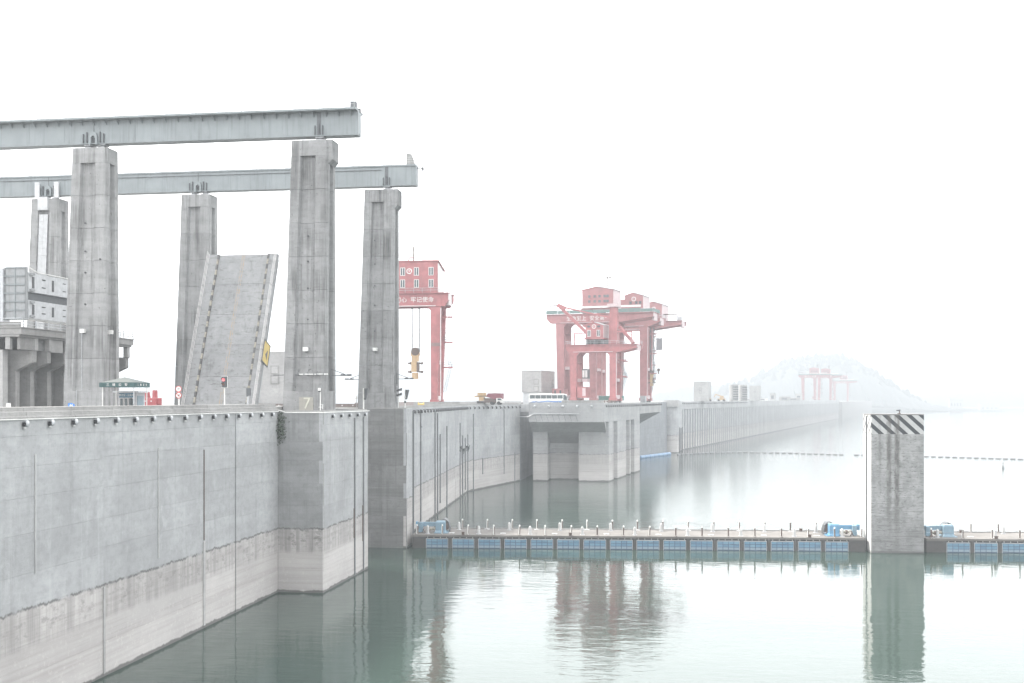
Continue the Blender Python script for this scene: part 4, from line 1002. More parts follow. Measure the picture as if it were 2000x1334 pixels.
for i, (y, w, h, m_) in enumerate(((800, 9, 1.6, 'white'), (870, 7, 1.8, 'white'), (925, 4, 6, 'tower_conc'), (1000, 9, 3.5, 'house_conc'), (1060, 12, 2.4, 'house_conc'), (1105, 6, 6.5, 'tower_conc'))):
    lab = ('long low white shed on the crest right of the towers', 'white shed farther along the crest', 'slim pale kiosk on the hazy crest', 'dark vehicle shed left of the far cranes', 'flat shed at the foot of the far cranes', 'faint block in the haze behind the sheds')[i]
    t = thing('crest_shed', (xL(y)-6, y, 23.9), lab, 'shed', rz=-12.4)
    MB().box(-w/2, w/2, 0, 5, 0, h).build('wall', m_, t); MB().box(-w/2-.3, w/2+.3, -.3, 5.3, h, h+.3).build('roof', 'gal', t)
    MB().box(-w/4, w/4, -.06, -.004, h*.25, h*.7).build('door', 'steel_dark', t)
# ------------------------------------------------------------------ gantry cranes
def gantry(name, label, loc, rz, m, hs, dp, wt, wb, ld, zb0, zb1, bx0, bx1, house, hmat, windows, num=None, sign=None, net=False, trolley=True, sidem='pinkwall', flights=3, group=None, gable='y'):
    """local x along the beam, y away from the water-side front, z up from the rails"""
    t = thing(name, loc, label, 'crane', group, rz=rz)
    for sx in (-1, 1):
        for fy in (0, 1):
            y0, y1 = (0, ld) if fy == 0 else (dp-ld, dp)
            yb0, yb1 = (0, ld) if fy == 0 else (dp-ld, dp)
            xi = sx*(hs-wt*.5); xo = sx*(hs+wt*.5); xob = sx*(hs-wt*.5+wb+.1); xib = sx*(hs-wt*.5+.1)
            MB().frustum((min(xib, xob), max(xib, xob), yb0, yb1), 1.6, (min(xi, xo), max(xi, xo), y0, y1), zb0-.01).build('leg', m, t)
            # edge flange seen as a paler line, bogie below
            MB().box(min(xib, xob)-.25, max(xib, xob)+.25, yb0-.2, yb1+.2, .55, 1.58).build('bogie', m, t)
            wm = MB()
            for k in (-.5, .5): wm.lathe([(.42, -.2), (.42, .2)], 10, ((xib+xob)/2+k, (yb0+yb1)/2, .42), axis='y')
            wm.build('wheel', 'steel_dark', t)
            # knee
            MB().prism([(sx*(hs-wt*.5), zb0-.02), (sx*(hs-wt*.5-1.0), zb0-.02), (sx*(hs-wt*.5), zb0-1.1)], 'y', y0+.05, y1-.05).build('knee', m, t)
        xs0, xs1 = sx*(hs-wt*.5+.15), sx*(hs-wt*.5+wb-.1)
        MB().box(xs0, xs1, ld+.02, dp-ld-.02, 1.2, 2.5).build('sill_beam', sidem, t)
        MB().box(xs0, xs1, ld+.02, dp-ld-.02, zb0*.42, zb0*.42+1.0).build('tie_beam', sidem, t)
        MB().box(xs0, xs1, ld+.02, dp-ld-.02, zb0-3.4, zb0-.2).build('portal_beam', m, t)
        MB().box(sx*(hs+wt*.45), sx*(hs+wt*.5+.08), -.1, .0, 2, zb0-.5).build('edge_flange', sidem, t) if sx > 0 else None
    ch = min(1.6, (zb1-zb0)*.5)
    for y0, y1 in ((-.15, ld+.15), (dp-ld-.15, dp+.15)):
        e = bx1; lx = hs+wt*.5
        poly = [(bx0, zb0+ (ch if bx0 < -lx-1 else 0)), (bx0+ (ch if bx0 < -lx-1 else 0), zb0), (min(lx+1, e), zb0), (e, zb0+ (ch if e > lx+1 else 0)), (e, zb1-.2), (bx0, zb1-.2)]
        MB().prism(poly, 'y', y0, y1).build('main_girder', m, t)
        MB().box(bx0-.15, bx1+.15, y0-.45, y1+.45, zb1-.19, zb1).build('girder_flange', m, t)
        mb = MB(); x = bx0+2
        while x < bx1: mb.box(x-.05, x+.05, y0-.1, y0-.004, zb0+.5, zb1-.22); x += 3.3
        mb.build('web_stiffener', m, t)
    for x in (bx0+.2, bx1-.8): MB().box(x, x+.6, ld+.2, dp-ld-.2, zb0+.5, zb1-.25).build('end_beam', sidem if x > 0 else m, t)
    MB().box(bx1+.004, bx1+.08, -.1, ld+.1, zb0+1.6, zb1-.3).build('end_cap', sidem, t)
    MB().box(-hs, hs, -.2, -.155, zb0+.05, zb0+.22).build('lower_edge', sidem, t)
    # walkway rail
    mb = MB(); railing(mb, [(bx0, -.5, zb1), (bx1, -.5, zb1), (bx1, dp+.5, zb1), (bx0, dp+.5, zb1), (bx0, -.5, zb1)], 1.2, 2.2, .04)
    mb.build('walkway_railing', 'gal', t)
    if net:
        n = 9
        for i in range(n):
            a = bx0+(bx1-bx0)*i/n; b = bx0+(bx1-bx0)*(i+1)/n
            MB().box(a+.05, b-.05, -.62+random.uniform(-.05, .05), -.56, zb1+.1, zb1+1.25+random.uniform(-.25, .2)).build('net_panel', 'net', t)
        MB().box(bx1+.02, bx1+.1, -.5, dp+.5, zb1+.1, zb1+1.2).build('net_panel', 'net', t)
    # house
    hx0, hx1, hy0, hy1, hz0, hz1 = house
    if trolley:
        MB().box(hx0-.4, hx1+.4, hy0-.2, hy1+.3, hz0-.45, hz0-.01).build('trolley_frame', hmat, t)
        mb = MB()
        for x in (hx0+.5, (hx0+hx1)/2, hx1-.5): mb.box(x-.3, x+.3, hy0, hy1, zb1, hz0-.46)
        mb.build('trolley_wheels', 'steel_dark', t)
    rise = 1.0 if gable == 'y' else .2
    if gable == 'y':
        xm = (hx0+hx1)/2
        poly = [(hx0, hz0), (hx1, hz0), (hx1, hz1-rise), (xm, hz1), (hx0, hz1-rise)]
        MB().prism(poly, 'y', hy0, hy1).build('house_wall', hmat, t)
        MB().prism([(hx1+.35, hz1-rise-.08), (hx1+.35, hz1-rise+.12), (xm, hz1+.25), (xm, hz1+.02)], 'y', hy0-.2, hy1+.3).build('roof', 'gal', t)
        MB().prism([(hx0-.35, hz1-rise-.08), (xm, hz1+.02), (xm, hz1+.25), (hx0-.35, hz1-rise+.12)], 'y', hy0-.2, hy1+.3).build('roof', 'red_roof', t)
        sz = hz1-rise
    else:
        ym = (hy0+hy1)/2
        MB().prism([(hy0, hz0), (hy1, hz0), (hy1, hz1-1.6), (hy0, hz1)], 'x', hx0, hx1).build('house_wall', hmat, t)
        MB().prism([(hy0-.3, hz1+.03), (hy0-.3, hz1+.25), (hy1+.9, hz1-1.6), (hy1+.9, hz1-1.9)], 'x', hx0-.3, hx1+.35).build('roof', 'red_roof', t)
        sz = hz1-1.7
    n = max(3, int((hy1-hy0)/1.6))
    for i in range(n):
        a = hy0+(hy1-hy0)*i/n+.03; b = hy0+(hy1-hy0)*(i+1)/n-.03
        top = sz-.05 if gable == 'y' else hz1-.15-(b-hy0)/(hy1-hy0)*1.6
        MB().box(hx1+.003, hx1+.09, a, b, hz0+.1, top).build('side_cladding', sidem, t)
    for u, z, w, h, two in windows:
        f = MB().box(u-w/2-.12, u+w/2+.12, hy0-.1, hy0-.003, z-h/2-.12, z+h/2+.12).build('window', 'frame' if two else hmat, t)
        if two:
            MB().box(u-w/2, u-.08, hy0-.12, hy0-.101, z-h/2, z+h/2).build('pane', 'glass', f)
            MB().box(u+.08, u+w/2, hy0-.12, hy0-.101, z-h/2, z+h/2).build('pane', 'glass', f)
        else: MB().box(u-w/2, u+w/2, hy0-.12, hy0-.101, z-h/2, z+h/2).build('pane', 'glass', f)
    if num:
        ch_, u, z, r = num
        d = MB().lathe([(r, -.1), (r, -.004)], 24, (u, hy0, z), axis='y').build('number_disc', 'white', t)
        e = MB().lathe([(r*.72, -.13), (r*.72, -.101)], 24, (u, hy0, z), axis='y').build('disc_face', hmat, d)
        text(ch_, r*1.15, 'white', d, (u, hy0-.14, z), FRONT, 'number', .01)
    if sign:
        body, x, z, size = sign
        text(body, size, 'white', t, (x, -.19, z), FRONT, 'lettering', .02, align='RIGHT', spacing=1.05)
    # stair flights on the outer right side
    zz = 3.5; x0 = hs+wt*.5+.1; step = (zb0-6)/max(1, flights)
    for i in range(flights):
        z1 = zz+step
        MB().box(x0-.2, x0+2.5, ld+.4, ld+1.5, z1-.35, z1).build('landing', m, t)
        mb = MB(); railing(mb, [(x0+.0, ld+.4, z1), (x0+2.5, ld+.4, z1), (x0+2.5, ld+1.5, z1)], 1.1, .8, .03, (1, .5)); mb.build('landing_railing', 'steel_dark', t)
        a, b = ((x0+.5, ld+.7, zz), (x0+2.0, ld+1.2, z1)) if i % 2 == 0 else ((x0+2.0, ld+.7, zz), (x0+.5, ld+1.2, z1))
        mb = MB(); n = 14
        for s_ in (-.3, .3): mb.tube((a[0]+s_, a[1], a[2]), (b[0]+s_, b[1], b[2]), .05, 4); mb.tube((a[0]+s_, a[1]-.05, a[2]+1), (b[0]+s_, b[1], b[2]+1), .03, 4)
        for k in range(n):
            q = Vector(a).lerp(Vector(b), k/n); mb.box(q.x-.3, q.x+.3, q.y-.1, q.y+.1, q.z-.02, q.z+.02)
        mb.build('stair_flight', 'steel_dark', t); zz = z1
    return t

win9 = [(x, z, 1.05, 1.85, True) for x in (-5.4, -1.75, 1.9, 5.75) for z in (34.6, 31.5)]
win9 = [w for w in win9 if not (w[0] == -5.4)]
C9 = gantry('gantry_crane', 'red gantry crane numbered 9 with white slogan, nearest, beside the darkest pillar', (-68.07, 283.1, 23.4), 0, 'red', 6.9, 7.2, 2.7, 1.65, 1.3, 25.6, 29.1, -10, 10.2,
            (-7.6, 7.5, -.3, 6.8, 29.15, 37.2), 'red', win9, ('9', 0.0, 34.7, .72), ('不忘初心  牢记使命', 6.4, 27.25, 1.5), trolley=False, sidem='paleside', flights=3, gable='x')
MB().tube((.35, 3, 37), (.35, 3, 41.5), .2).tube((.35, 3, 41.5), (.35, 3, 46), .1).build('mast', 'rust', C9)
MB().bar((-1.6, 3, 36.9), (-.7, 3, 38.7), .25, .25).bar((-.8, 3, 38.6), (.5, 3, 38.6), .25, .3).build('davit', 'red', C9)
mb = MB(); railing(mb, [(-6, .5, 36.9), (.0, .5, 36.9)], 1.6, 1.2, .03); mb.build('roof_railing', 'gal', C9)
# oil-darkened patch hoses on the leg, handrails
MB().box(5.7, 8.2, -.02, -.004, 15.3, 16.2).build('joint_plate', plain('grimy_joint', (.16, .10, .095), .6), C9)

# the others: turned with the crest
AW = [(1.6, 36.1), (3.5, 36.1), (5.2, 36.1), (7.0, 36.1), (8.0, 36.1), (1.6, 34.4), (3.5, 34.4), (5.2, 34.4), (7.0, 34.4), (8.0, 34.4)]
A = gantry('gantry_crane', 'tallest red gantry crane of the hazy cluster, with green netting along its beam', (-30.0, 381.8, 23.9), -12.4, 'red_far', 9.6, 8.6, 3.0, 2.2, 1.6, 27.2, 30.3, -14.4, 23.2,
           (-1.6, 9.4, 0, 9.3, 32.0, 39.3), 'red_far', [(x-.6, z, .85, .85, False) for x, z in AW], None, ('生命至上  安全第一', 8.2, 28.6, 1.75), net=True, flights=4)
MB().tube((7.2, .3, 39.3), (7.2, .3, 42.5), .2).tube((8.2, .3, 39), (8.2, .3, 42.5), .2).box(6.8, 8.6, -.1, .7, 42.3, 42.6).tube((8.1, .3, 42.5), (8.1, .3, 46), .05).build('mast', 'rust', A)
MB().box(-1.6, 19, -.8, -.4, 32.1, 32.75).build('white_walk_beam', 'white', A)
MB().box(-12.0, -8.0, -1.2, 4.5, 1.7, 4.8).build('cabin', 'red_far', A)
for x in (-11.2, -9.3): MB().box(x, x+.6, -1.26, -1.204, 3.0, 4.2).build('cabin_window', 'glass', A)
MB().box(-13.8, -9.4, 1, 1.3, zb := 33.2, zb+.4).tube((-13.6, 1.1, 30.3), (-13.6, 1.1, 33.4), .1).tube((-10, 1.1, 30.3), (-10, 1.1, 33.4), .1).build('cable_frame', 'rust', A)
Cc = gantry('gantry_crane', 'red crane house numbered 1, middle of the hazy cluster', (-20.6, 404.5, 23.9), -12.4, 'red_far', 9.6, 8.6, 3.0, 2.2, 1.6, 27.2, 30.3, -14, 15.5,
            (2.6, 9.3, 0, 10, 31.0, 39.2), 'red_far', [(4.8, 35.7, .9, .95, False), (6.9, 35.7, .9, .95, False), (8.3, 35.7, .9, .95, False)], ('1', 5.95, 37.0, .8), None, flights=3)
MB().box(.4, 2.58, .4, 9, 31, 37).build('annex', 'red_far', Cc)
D = gantry('gantry_crane', 'farthest red crane of the cluster, numbered 10, with a hanging grey cabin', (-21.2, 433.5, 23.9), -12.4, 'red_far', 9.4, 8.8, 3.0, 2.0, 1.6, 27.8, 30.9, -14, 24,
           (10.0, 16.4, 0, 10.9, 31.3, 38.3), 'red_far', [(12.0, 33.9, .9, .9, False), (15.0, 34.2, 1.0, 1.0, False), (15.0, 32.6, 1.0, 1.0, False)], ('10', 13.3, 35.6, .75), ('确保质量', 2.2, 29.3, 2.2), flights=4)
MB().box(9.8, 22, 2, 2.3, 33.3, 33.7).tube((22, 2.1, 31), (22, 2.1, 33.5), .1).tube((17.5, 2.1, 31), (17.5, 2.1, 33.5), .1).build('cable_frame', 'rust', D)
MB().box(22, 23.6, 1, 3, 31, 32.6).build('cabinet', 'gal', D)
MB().box(8.0, 11.5, -.4, 4, 14.4, 15.4).build('machine_platform', 'pinkwall', D); MB().box(8.2, 9.2, -.3, .6, 15.5, 18.2).box(10, 11, -.3, .6, 15.5, 17.8).build('motor', 'rust', D)
MB().box(-1, 1, -.5, .5, 10, 12).build('operator_cabin', 'red_far', D)
B = gantry('derrick_crane', 'smaller red crane with jib and numbered house in front of the hazy cluster', (-26.9, 368.4, 23.9), -12.4, 'red', 6.8, 7.6, 2.4, 2.0, 1.3, 16.6, 19.1, -9.4, 14.8,
           (-2.5, 3.5, 0, 7.7, 21.3, 26.4), 'red', [(-1.3, 22.8, .95, 1.9, True), (1.9, 22.8, .95, 1.9, True), (-1.4, 25.05, 1.0, .6, False), (2.0, 25.05, 1.0, .6, False)], ('6', .4, 25.0, .72), None, flights=2)
MB().frustum((4.6, 7.6, 2.5, 5.5), 19.2, (5.0, 7.2, 2.8, 5.2), 31.5).build('mast', 'red', B)
MB().box(4.2, 8.0, 2.3, 5.7, 31.5, 32.6).build('mast_head', 'pinkwall', B)
MB().bar((-2.2, 1.0, 22.8), (-12.2, .2, 32.6), .8, 1.0).build('jib', 'red', B)
MB().bar((-12.2, .2, 32.4), (-9.6, .4, 31.2), 1.2, 1.3).build('jib_head', 'red', B)
MB().bar((-10.0, .4, 31.6), (5.2, 3.6, 28.0), .45, .5).build('tie_bar', 'red', B)
MB().bar((8.0, 4, 25.0), (13.3, 2, 19.4), .9, .9).build('back_strut', 'red', B)
MB().box(7.0, 13, 1, 1.3, 23.0, 23.4).box(12.7, 13, 1, 1.3, 19.1, 23).build('cable_frame', 'red', B)
MB().box(-6.8, -3.0, 1, 1.3, 22.8, 23.1).box(-6.8, -6.5, 1, 1.3, 19.1, 22.8).build('cable_frame', 'red', B)
oc = MB().box(-4.9, -3.0, 4.0, 6.5, 8.0, 11.2).build('operator_cabin', 'steel_dark', B)
for a in (-4.8, -3.85): MB().box(a, a+.75, 3.94, 3.996, 8.4, 10.8).build('pane', 'frame', oc)
MB().box(-4.8, -3.0, 3.6, 6.6, 6.9, 7.98).build('cabin_platform', 'pinkwall', B)
MB().box(-5.2, -2.2, -.6, 5, 1.6, 5.2).build('switch_house', 'red', B); MB().box(-3.4, -2.3, -.66, -.604, 2.2, 4.8).build('door', 'pinkwall', B)

# far cranes: same kind, seen through thick air
far = [(152, 1310, 'left of the faint red cranes far down the dam'), (170, 1350, 'second faint red crane far down the dam, overlapping the first'), (232, 1640, 'faintest red crane, farthest along the dam')]
for x, y, lab in far:
    c = copy_tree(A, (x, y, 23.9), label=lab); c['group'] = 'far red cranes in the haze'; c.scale = (.95, .95, .95); c.location.z = 23.9 if y < 1500 else 22

# hanging hook blocks
def hook_block(loc, ztop, s, label, ropes=((-1.1, 0), (1.0, 0)), mat='yellow'):
    t = thing('hook_block', loc, label, 'hook')
    MB().box(-1.15*s, .45*s, -.6*s, .6*s, 2.1*s, 5.1*s).build('body', mat, t)
    MB().box(.47*s, 1.1*s, -.5*s, .5*s, 2.0*s, 4.9*s).build('side_frame', 'rust', t)
    MB().lathe([(.95*s, 0), (.95*s, 1.8*s)], 14, (-.1*s, 0, .05*s)).build('foot', mat, t)
    MB().box(-1.0*s, .95*s, -.5*s, .5*s, 5.1*s, 6.9*s).build('neck', mat, t)
    MB().prism([(-1.2*s, 6.6*s), (1.15*s, 6.6*s), (1.3*s, 7.6*s), (0, 8.6*s), (-1.35*s, 7.6*s)], 'y', -.35*s, .35*s).build('sheave_plate', mat, t)
    for y in (-.5, .42): MB().lathe([(1.2*s, 0), (1.2*s, .14*s)], 18, (0, y*s, 8.0*s), axis='y').build('sheave', 'rust', t)
    for z in (2.1, 4.6):
        for sx in (-1, 1): MB().lathe([(.25*s, 0), (.25*s, .6*s), (.42*s, .62*s), (.3*s, 1.1*s)], 10, (sx*1.15*s if sx > 0 else -1.15*s-1.1*s, 0, z*s), axis='x').build('guide_roller', 'rust', t)
    for x, y in ropes: MB().tube((x*s, y, 8.0*s), (x*s*1.02, y, ztop-loc[2]), .1).tube((x*s+.22, y+.1, 8.0*s), (x*s+.22, y+.1, ztop-loc[2]), .1).build('rope', 'rope', t)
    return t
hook_block((-67.3, 286.5, 30.3), 49, .9, 'yellow hook block hanging on ropes under the red crane 9')
hook_block((-21.5, 405.5, 29.2), 51, .66, 'yellow hook block hanging low in the middle of the crane cluster')
hook_block((-8.5, 409, 29.8), 51, .62, 'pale yellow hook block half hidden behind the small red crane\'s right legs')
t = thing('hanging_cabin', (-6.2, 431, 43.9), 'grey box cabin hanging from the beam of the farthest crane', 'cabin')
MB().box(-1.1, 1.2, 0, 2.4, 0, 4.2).build('shell', plain('grey_cabin', (.15, .15, .16), .6), t); MB().box(-1.2, 1.3, -.1, 2.5, 4.2, 4.4).build('lid', 'steel_dark', t)
MB().tube((-.6, 1, 4.4), (-.6, 1, 8.4), .06).tube((.8, 1, 4.4), (.8, 1, 8.4), .06).build('rope', 'rope', t)
t = thing('crane_hook', (-6.4, 431, 34.6), 'dark hook hanging on thin ropes beside the farthest crane\'s right legs', 'hook')
MB().lathe([(.6, -.3), (.6, .3)], 14, (0, 0, 1.6), axis='y').build('sheave', 'rust', t); MB().box(-.25, .25, -.2, .2, 0, 1.1).build('shank', 'rust', t)
MB().tube((-.3, 0, 1.8), (-.3, 0, 10.2), .05).tube((.3, 0, 1.8), (.3, 0, 10.2), .05).build('rope', 'rope', t)

# ------------------------------------------------------------------ vehicles and boxes on the far quay
t = thing('coach', (-45.9, 351.3, 23.5), 'white coach with dark windows and a blue wave parked under the cranes', 'bus', rz=-5)
L_, W_ = 12.4, 2.6
MB().prism([(0.0, .45), (L_-.25, .45), (L_, 1.2), (L_-.15, 2.2), (L_-.7, 3.15), (.1, 3.2), (0, 2.9)], 'y', 0, W_).build('body', 'white', t, bevel=.06)
MB().box(.4, L_-1.4, .2, W_-.2, 3.16, 3.3).build('roof_unit', 'white', t); MB().box(3.2, 7, .4, W_-.4, 3.3, 3.5).build('air_conditioner', 'white', t)
for i in range(6): MB().box(.35+i*1.78, .35+i*1.78+1.66, -.03, -.004, 1.75, 2.85).build('window', 'glass', t)
MB().prism([(11.1, 1.3), (L_-.12, 1.3), (L_-.2, 2.3), (L_-.7, 2.95), (11.1, 2.95)], 'y', -.03, -.004).build('front_window', 'glass', t)
MB().prism([(L_-.02, 1.25), (L_+.02, 1.25), (L_-.1, 2.25), (L_-.62, 3.0), (L_-.68, 3.0), (L_-.16, 2.2)], 'y', .15, W_-.15).build('windscreen', 'glass', t)
MB().prism([(.2, .55), (3.2, .5), (6, .75), (8, .6), (10.5, .55), (10.5, 1.05), (8, 1.0), (6, 1.15), (3.4, .8), (1.5, .9)], 'y', -.02, -.003).build('blue_stripe', 'bus_blue', t)
for x in (2.4, 9.6):
    for y in (0.02, W_-.3): w = MB().lathe([(.5, 0), (.5, .28)], 16, (x, y-.03, .5), axis='y').build('wheel', 'tyre', t); MB().lathe([(.26, -.02), (.26, 0)], 12, (x, y-.035, .5), axis='y').build('rim', 'gal', w)
t = thing('truck_crane', (-55.8, 311.5, 23.45), 'mobile truck crane under a maroon tarpaulin on the far quay', 'truck', rz=-3)
MB().box(.2, 7.6, .2, 2.4, .6, 1.1).build('chassis', 'rust', t)
for x in (.7, 1.8, 4.6, 6.6): MB().lathe([(.5, .05), (.5, 2.5)], 12, (x, 0, .5), axis='y').build('wheel', 'tyre', t)
MB().box(.8, 2.2, .3, 2.3, 1.15, 2.2).build('counterweight', 'yellow', t); MB().box(.4, 2.6, .4, 2.2, 2.6, 3.4).build('winch_house', 'yellow', t)
MB().bar((-.6, 1.3, 2.35), (7.4, 1.3, 2.6), .5, .4).build('boom', 'yellow', t)
MB().prism([(3.0, 2.3), (5.2, 1.6), (7.6, 1.7), (7.65, 3.2), (5.6, 3.3), (3.4, 3.2)], 'y', .3, 2.3).build('tarpaulin', 'truck_mar', t)
MB().prism([(5.9, .6), (7.9, .6), (7.9, 1.3), (7.3, 1.95), (5.9, 1.9)], 'y', .15, 2.45).build('cab', 'white', t); MB().prism([(6.3, 1.3), (7.5, 1.3), (7.15, 1.8), (6.3, 1.78)], 'y', .13, .147).build('cab_window', 'glass', t)
MB().box(2.6, 5.5, .35, 2.25, 1.12, 1.9).build('tool_locker', 'rust', t); MB().tube((8.3, .3, .4), (8.3, .3, 1.6), .06).tube((7.9, .3, 1.0), (8.3, .3, 1.1), .05).build('mirror_arm', 'gal', t)
t = thing('green_container', (-26.2, 386, 23.9), 'long green container on white blocks between the crane legs', 'container', rz=-10)
MB().box(0, 8.4, 0, 2.4, .8, 2.3).build('box', plain('green_tarp', (.05, .15, .13), .6), t); MB().box(0, 8.2, -.2, 2.5, 0, .78).build('blocks', 'white', t)
for i in range(8): MB().box(.2+i*1.03, .3+i*1.03, -.05, -.004, .85, 2.25).build('corrugation', 'net', t)
t = thing('grey_cabinet', (-11.8, 381, 23.9), 'ribbed grey steel cabinet standing right of the small crane\'s legs', 'cabinet', rz=-10)
MB().box(0, 1.8, 0, 1.6, 0, 2.3).build('body', 'gal', t)
for i in range(5): MB().box(.1, 1.7, -.05, -.004, .3+i*.42, .38+i*.42).build('rib', 'steel_dark', t)
t = thing('rubble_heap', (-20.6, 356, 23.9), 'small brownish rubble heap at the foot of the small crane', 'heap')
mb = MB(); rr = random.Random(5)
for i in range(26): mb.lathe([(.1, 0), (.28, .2), (.2, .45), (.04, .55)], 6, (rr.gauss(0, .7), rr.gauss(0, .5), max(0, .5-abs(rr.gauss(0, .5)))))
mb.build('stones', 'rust', t)
# ------------------------------------------------------------------ floating pontoons
PR = 4.61
def pontoon(loc, L, label, first, n, end_l, end_r):
    t = thing('pontoon', loc, label, 'pontoon', rz=PR)
    MB().box(0, L, .45, 9.6, -1.2, 1.85).build('hull', 'pontoon', t)
    # deck slabs
    k = math.ceil(L/4.41)
    for i in range(k):
        a, b = i*L/k, (i+1)*L/k
        for y0, y1 in ((-.02, 4.9), (4.93, 9.85)):
            MB().box(a+.012, b-.012, y0, y1-.012, 1.87+random.uniform(0, .015), 2.22).build('deck_slab', 'pontoon_top', t)
    MB().box(0, L, 9.4, 9.8, 2.24, 2.36).build('rear_kerb', 'deckc', t)
    def face(a, b): MB().box(a, b, .0, .449, -1.2, 1.86).build('hull_rib', 'pontoon', t)
    x = first; prev = 0
    plate = None
    for i in range(n):
        face(prev, x-.1); 
        f = MB().box(x, x+3.73, .12, .448, -.6, 1.62).build('fender_panel', 'fender_back', t)
        MB().box(x-.02, x+3.75, .06, .118, 1.5, 1.62).box(x-.02, x+.06, .06, .118, .0, 1.5).box(x+3.67, x+3.75, .06, .118, .0, 1.5).build('fender_frame', 'gal', f)
        for c in range(4):
            for r_ in range(3):
                if plate is None: plate = MB().box(.065, .835, 0, .06, .05, .42).build('plate', 'fender', f); o = plate
                else: o = share(plate, (0, 0, 0), f)
                o.location = (x+.07+c*.9, .055, .08+r_*.475); o.scale = (1, 1, 1)
        for q in (.25, 1.3, 2.4, 3.45): MB().box(x+q, x+q+.07, -.04, .1, 1.7, 1.85).build('bolt', 'white', f)
        prev = x+3.83; x += 4.41
    face(prev, L)
    return t
PT = pontoon((-43.9, 184.4, 0), 75, 'long floating pontoon with blue fender panels between the dam wall and striped pier', 2.35, 16, 1, 1)
PT2 = pontoon((40.6, 191.15, 0), 46, 'floating pontoon with blue fender panels right of the striped pier', 3.25, 9, 1, 1)

def onp(o, x, y): return Vector(o.location)+Matrix.Rotation(R(PR), 3, 'Z')@Vector((x, y, 2.225))
def post_proto():
    t = thing('chain_post', (0, 0, 0), 'slim white chain post along the front edge of the long pontoon', 'post', 'front chain posts of the long pontoon')
    MB().lathe([(.13, 0), (.13, 1.62), (.10, 1.70), (.03, 1.74)], 10).build('shaft', 'white', t, smooth=True)
    MB().add([(.132*math.cos(a), .132*math.sin(a), z) for a in (-1.3, -.65, 0, .65, 1.3) for z in (.12, 1.45)], [(0, 2, 3, 1), (2, 4, 5, 3), (4, 6, 7, 5), (6, 8, 9, 7)]).build('peeled_side', 'rust', t)
    MB().box(-.2, .2, -.2, .2, 0, .05).build('foot', 'rust', t)
    return t
def bollard_proto():
    t = thing('bollard', (0, 0, 0), 'thick white round topped bollard on the long pontoon', 'bollard', 'white bollards on the long pontoon')
    MB().lathe([(.27, 0), (.25, .5), (.24, 1.05), (.2, 1.25), (.11, 1.36), (.02, 1.4)], 14).build('body', 'seal', t, smooth=True)
    MB().lathe([(.42, 0), (.4, .06)], 14).build('base', 'gal', t)
    return t
pp = post_proto(); bp = bollard_proto(); used = [0, 0]
rp = random.Random(12)
def put_post(o, x, y, lab=None, grp=None):
    if used[0] == 0: c = pp; c.location = onp(o, x, y)
    else: c = copy_tree(pp, onp(o, x, y))
    c.rotation_euler = (R(rp.uniform(-1.5, 1.5)), R(rp.uniform(-1.5, 1.5)), R(rp.uniform(-30, 20) if x < 30 and o is PT else rp.uniform(-90, -35))); used[0] += 1
    if lab: c['label'] = lab; c['group'] = grp
    return c
def put_bollard(o, x, y, lab=None, grp=None):
    c = bp if used[1] == 0 else copy_tree(bp)
    c.location = onp(o, x, y); used[1] += 1
    if lab: c['label'] = lab; c['group'] = grp
fx = [.75+4.335*i for i in range(18)]
bx = [7.5+4.385*i for i in range(15)]
for i, x in enumerate(fx): put_post(PT, x, .45, ORD[i]+' chain post from the left along the front edge of the long pontoon', 'front chain posts of the long pontoon')
for i, x in enumerate(bx): put_post(PT, x, 9.35, ORD[i]+' chain post from the left along the rear edge of the long pontoon', 'rear chain posts of the long pontoon')
for i, x in enumerate((2.4, 11.1, 19.8, 28.6, 37.4, 46.2, 55, 63.8, 71.6)): put_bollard(PT, x, 1.8, ORD[i]+' white round topped bollard from the left in the long pontoon\'s front row', 'white bollards on the long pontoon')
for i, x in enumerate((7.1, 15.9, 24.7, 33.5, 42.2, 51, 59.8, 68.5)): put_bollard(PT, x, 7.6, ORD[i]+' white round topped bollard from the left in the long pontoon\'s rear row', 'white bollards on the long pontoon')
for i, x in enumerate((.9, 5.9, 10.6, 15.0)): put_post(PT2, x, .45, ORD[i]+' chain post from the left along the front edge of the right pontoon', 'front chain posts of the right pontoon')
for i, x in enumerate((1.2, 5.6, 10.2, 14.8)): put_post(PT2, x, 9.35, ORD[i]+' chain post from the left along the rear edge of the right pontoon', 'rear chain posts of the right pontoon')
for i, (x, y) in enumerate(((2.3, 1.8), (6.6, 7.6), (11.6, 1.8), (15.0, 7.6))): put_bollard(PT2, x, y, ORD[i]+' white round topped bollard from the left on the right pontoon', 'white bollards on the right pontoon')
def chain(o, x0, x1, y, sag, lab, grp, hs=(1.5, .95)):
    a, b = onp(o, x0, y), onp(o, x1, y); mb = MB()
    for h, s in zip(hs, (sag, sag*.7)):
        pts = [a.lerp(b, k/10)+Vector((0, 0, h-4*s*(k/10)*(1-k/10))) for k in range(11)]
        mb.path(pts, .028, 4)
    tag(mb.build('chain', 'chain'), lab, 'chain', grp)
for i, (a, b) in enumerate(zip(bx, bx[1:])): chain(PT, a, b, 9.35, .42+.12*rp.random(), 'chain hanging right of the '+ORD[i]+' rear post from the left on the long pontoon', 'rear chains of the long pontoon')
for i, (a, b) in enumerate(zip(fx[2:-2], fx[3:-1])): chain(PT, a, b, .45, .5+.15*rp.random(), 'chain hanging right of the '+ORD[i+2]+' front post from the left on the long pontoon', 'front chains of the long pontoon', hs=(1.45,))
xs2 = [1.2, 5.6, 10.2, 14.8]
for i, (a, b) in enumerate(zip(xs2, xs2[1:])): chain(PT2, a, b, 9.35, .45, 'chain hanging right of the '+ORD[i]+' rear post from the left on the right pontoon', 'rear chains of the right pontoon')
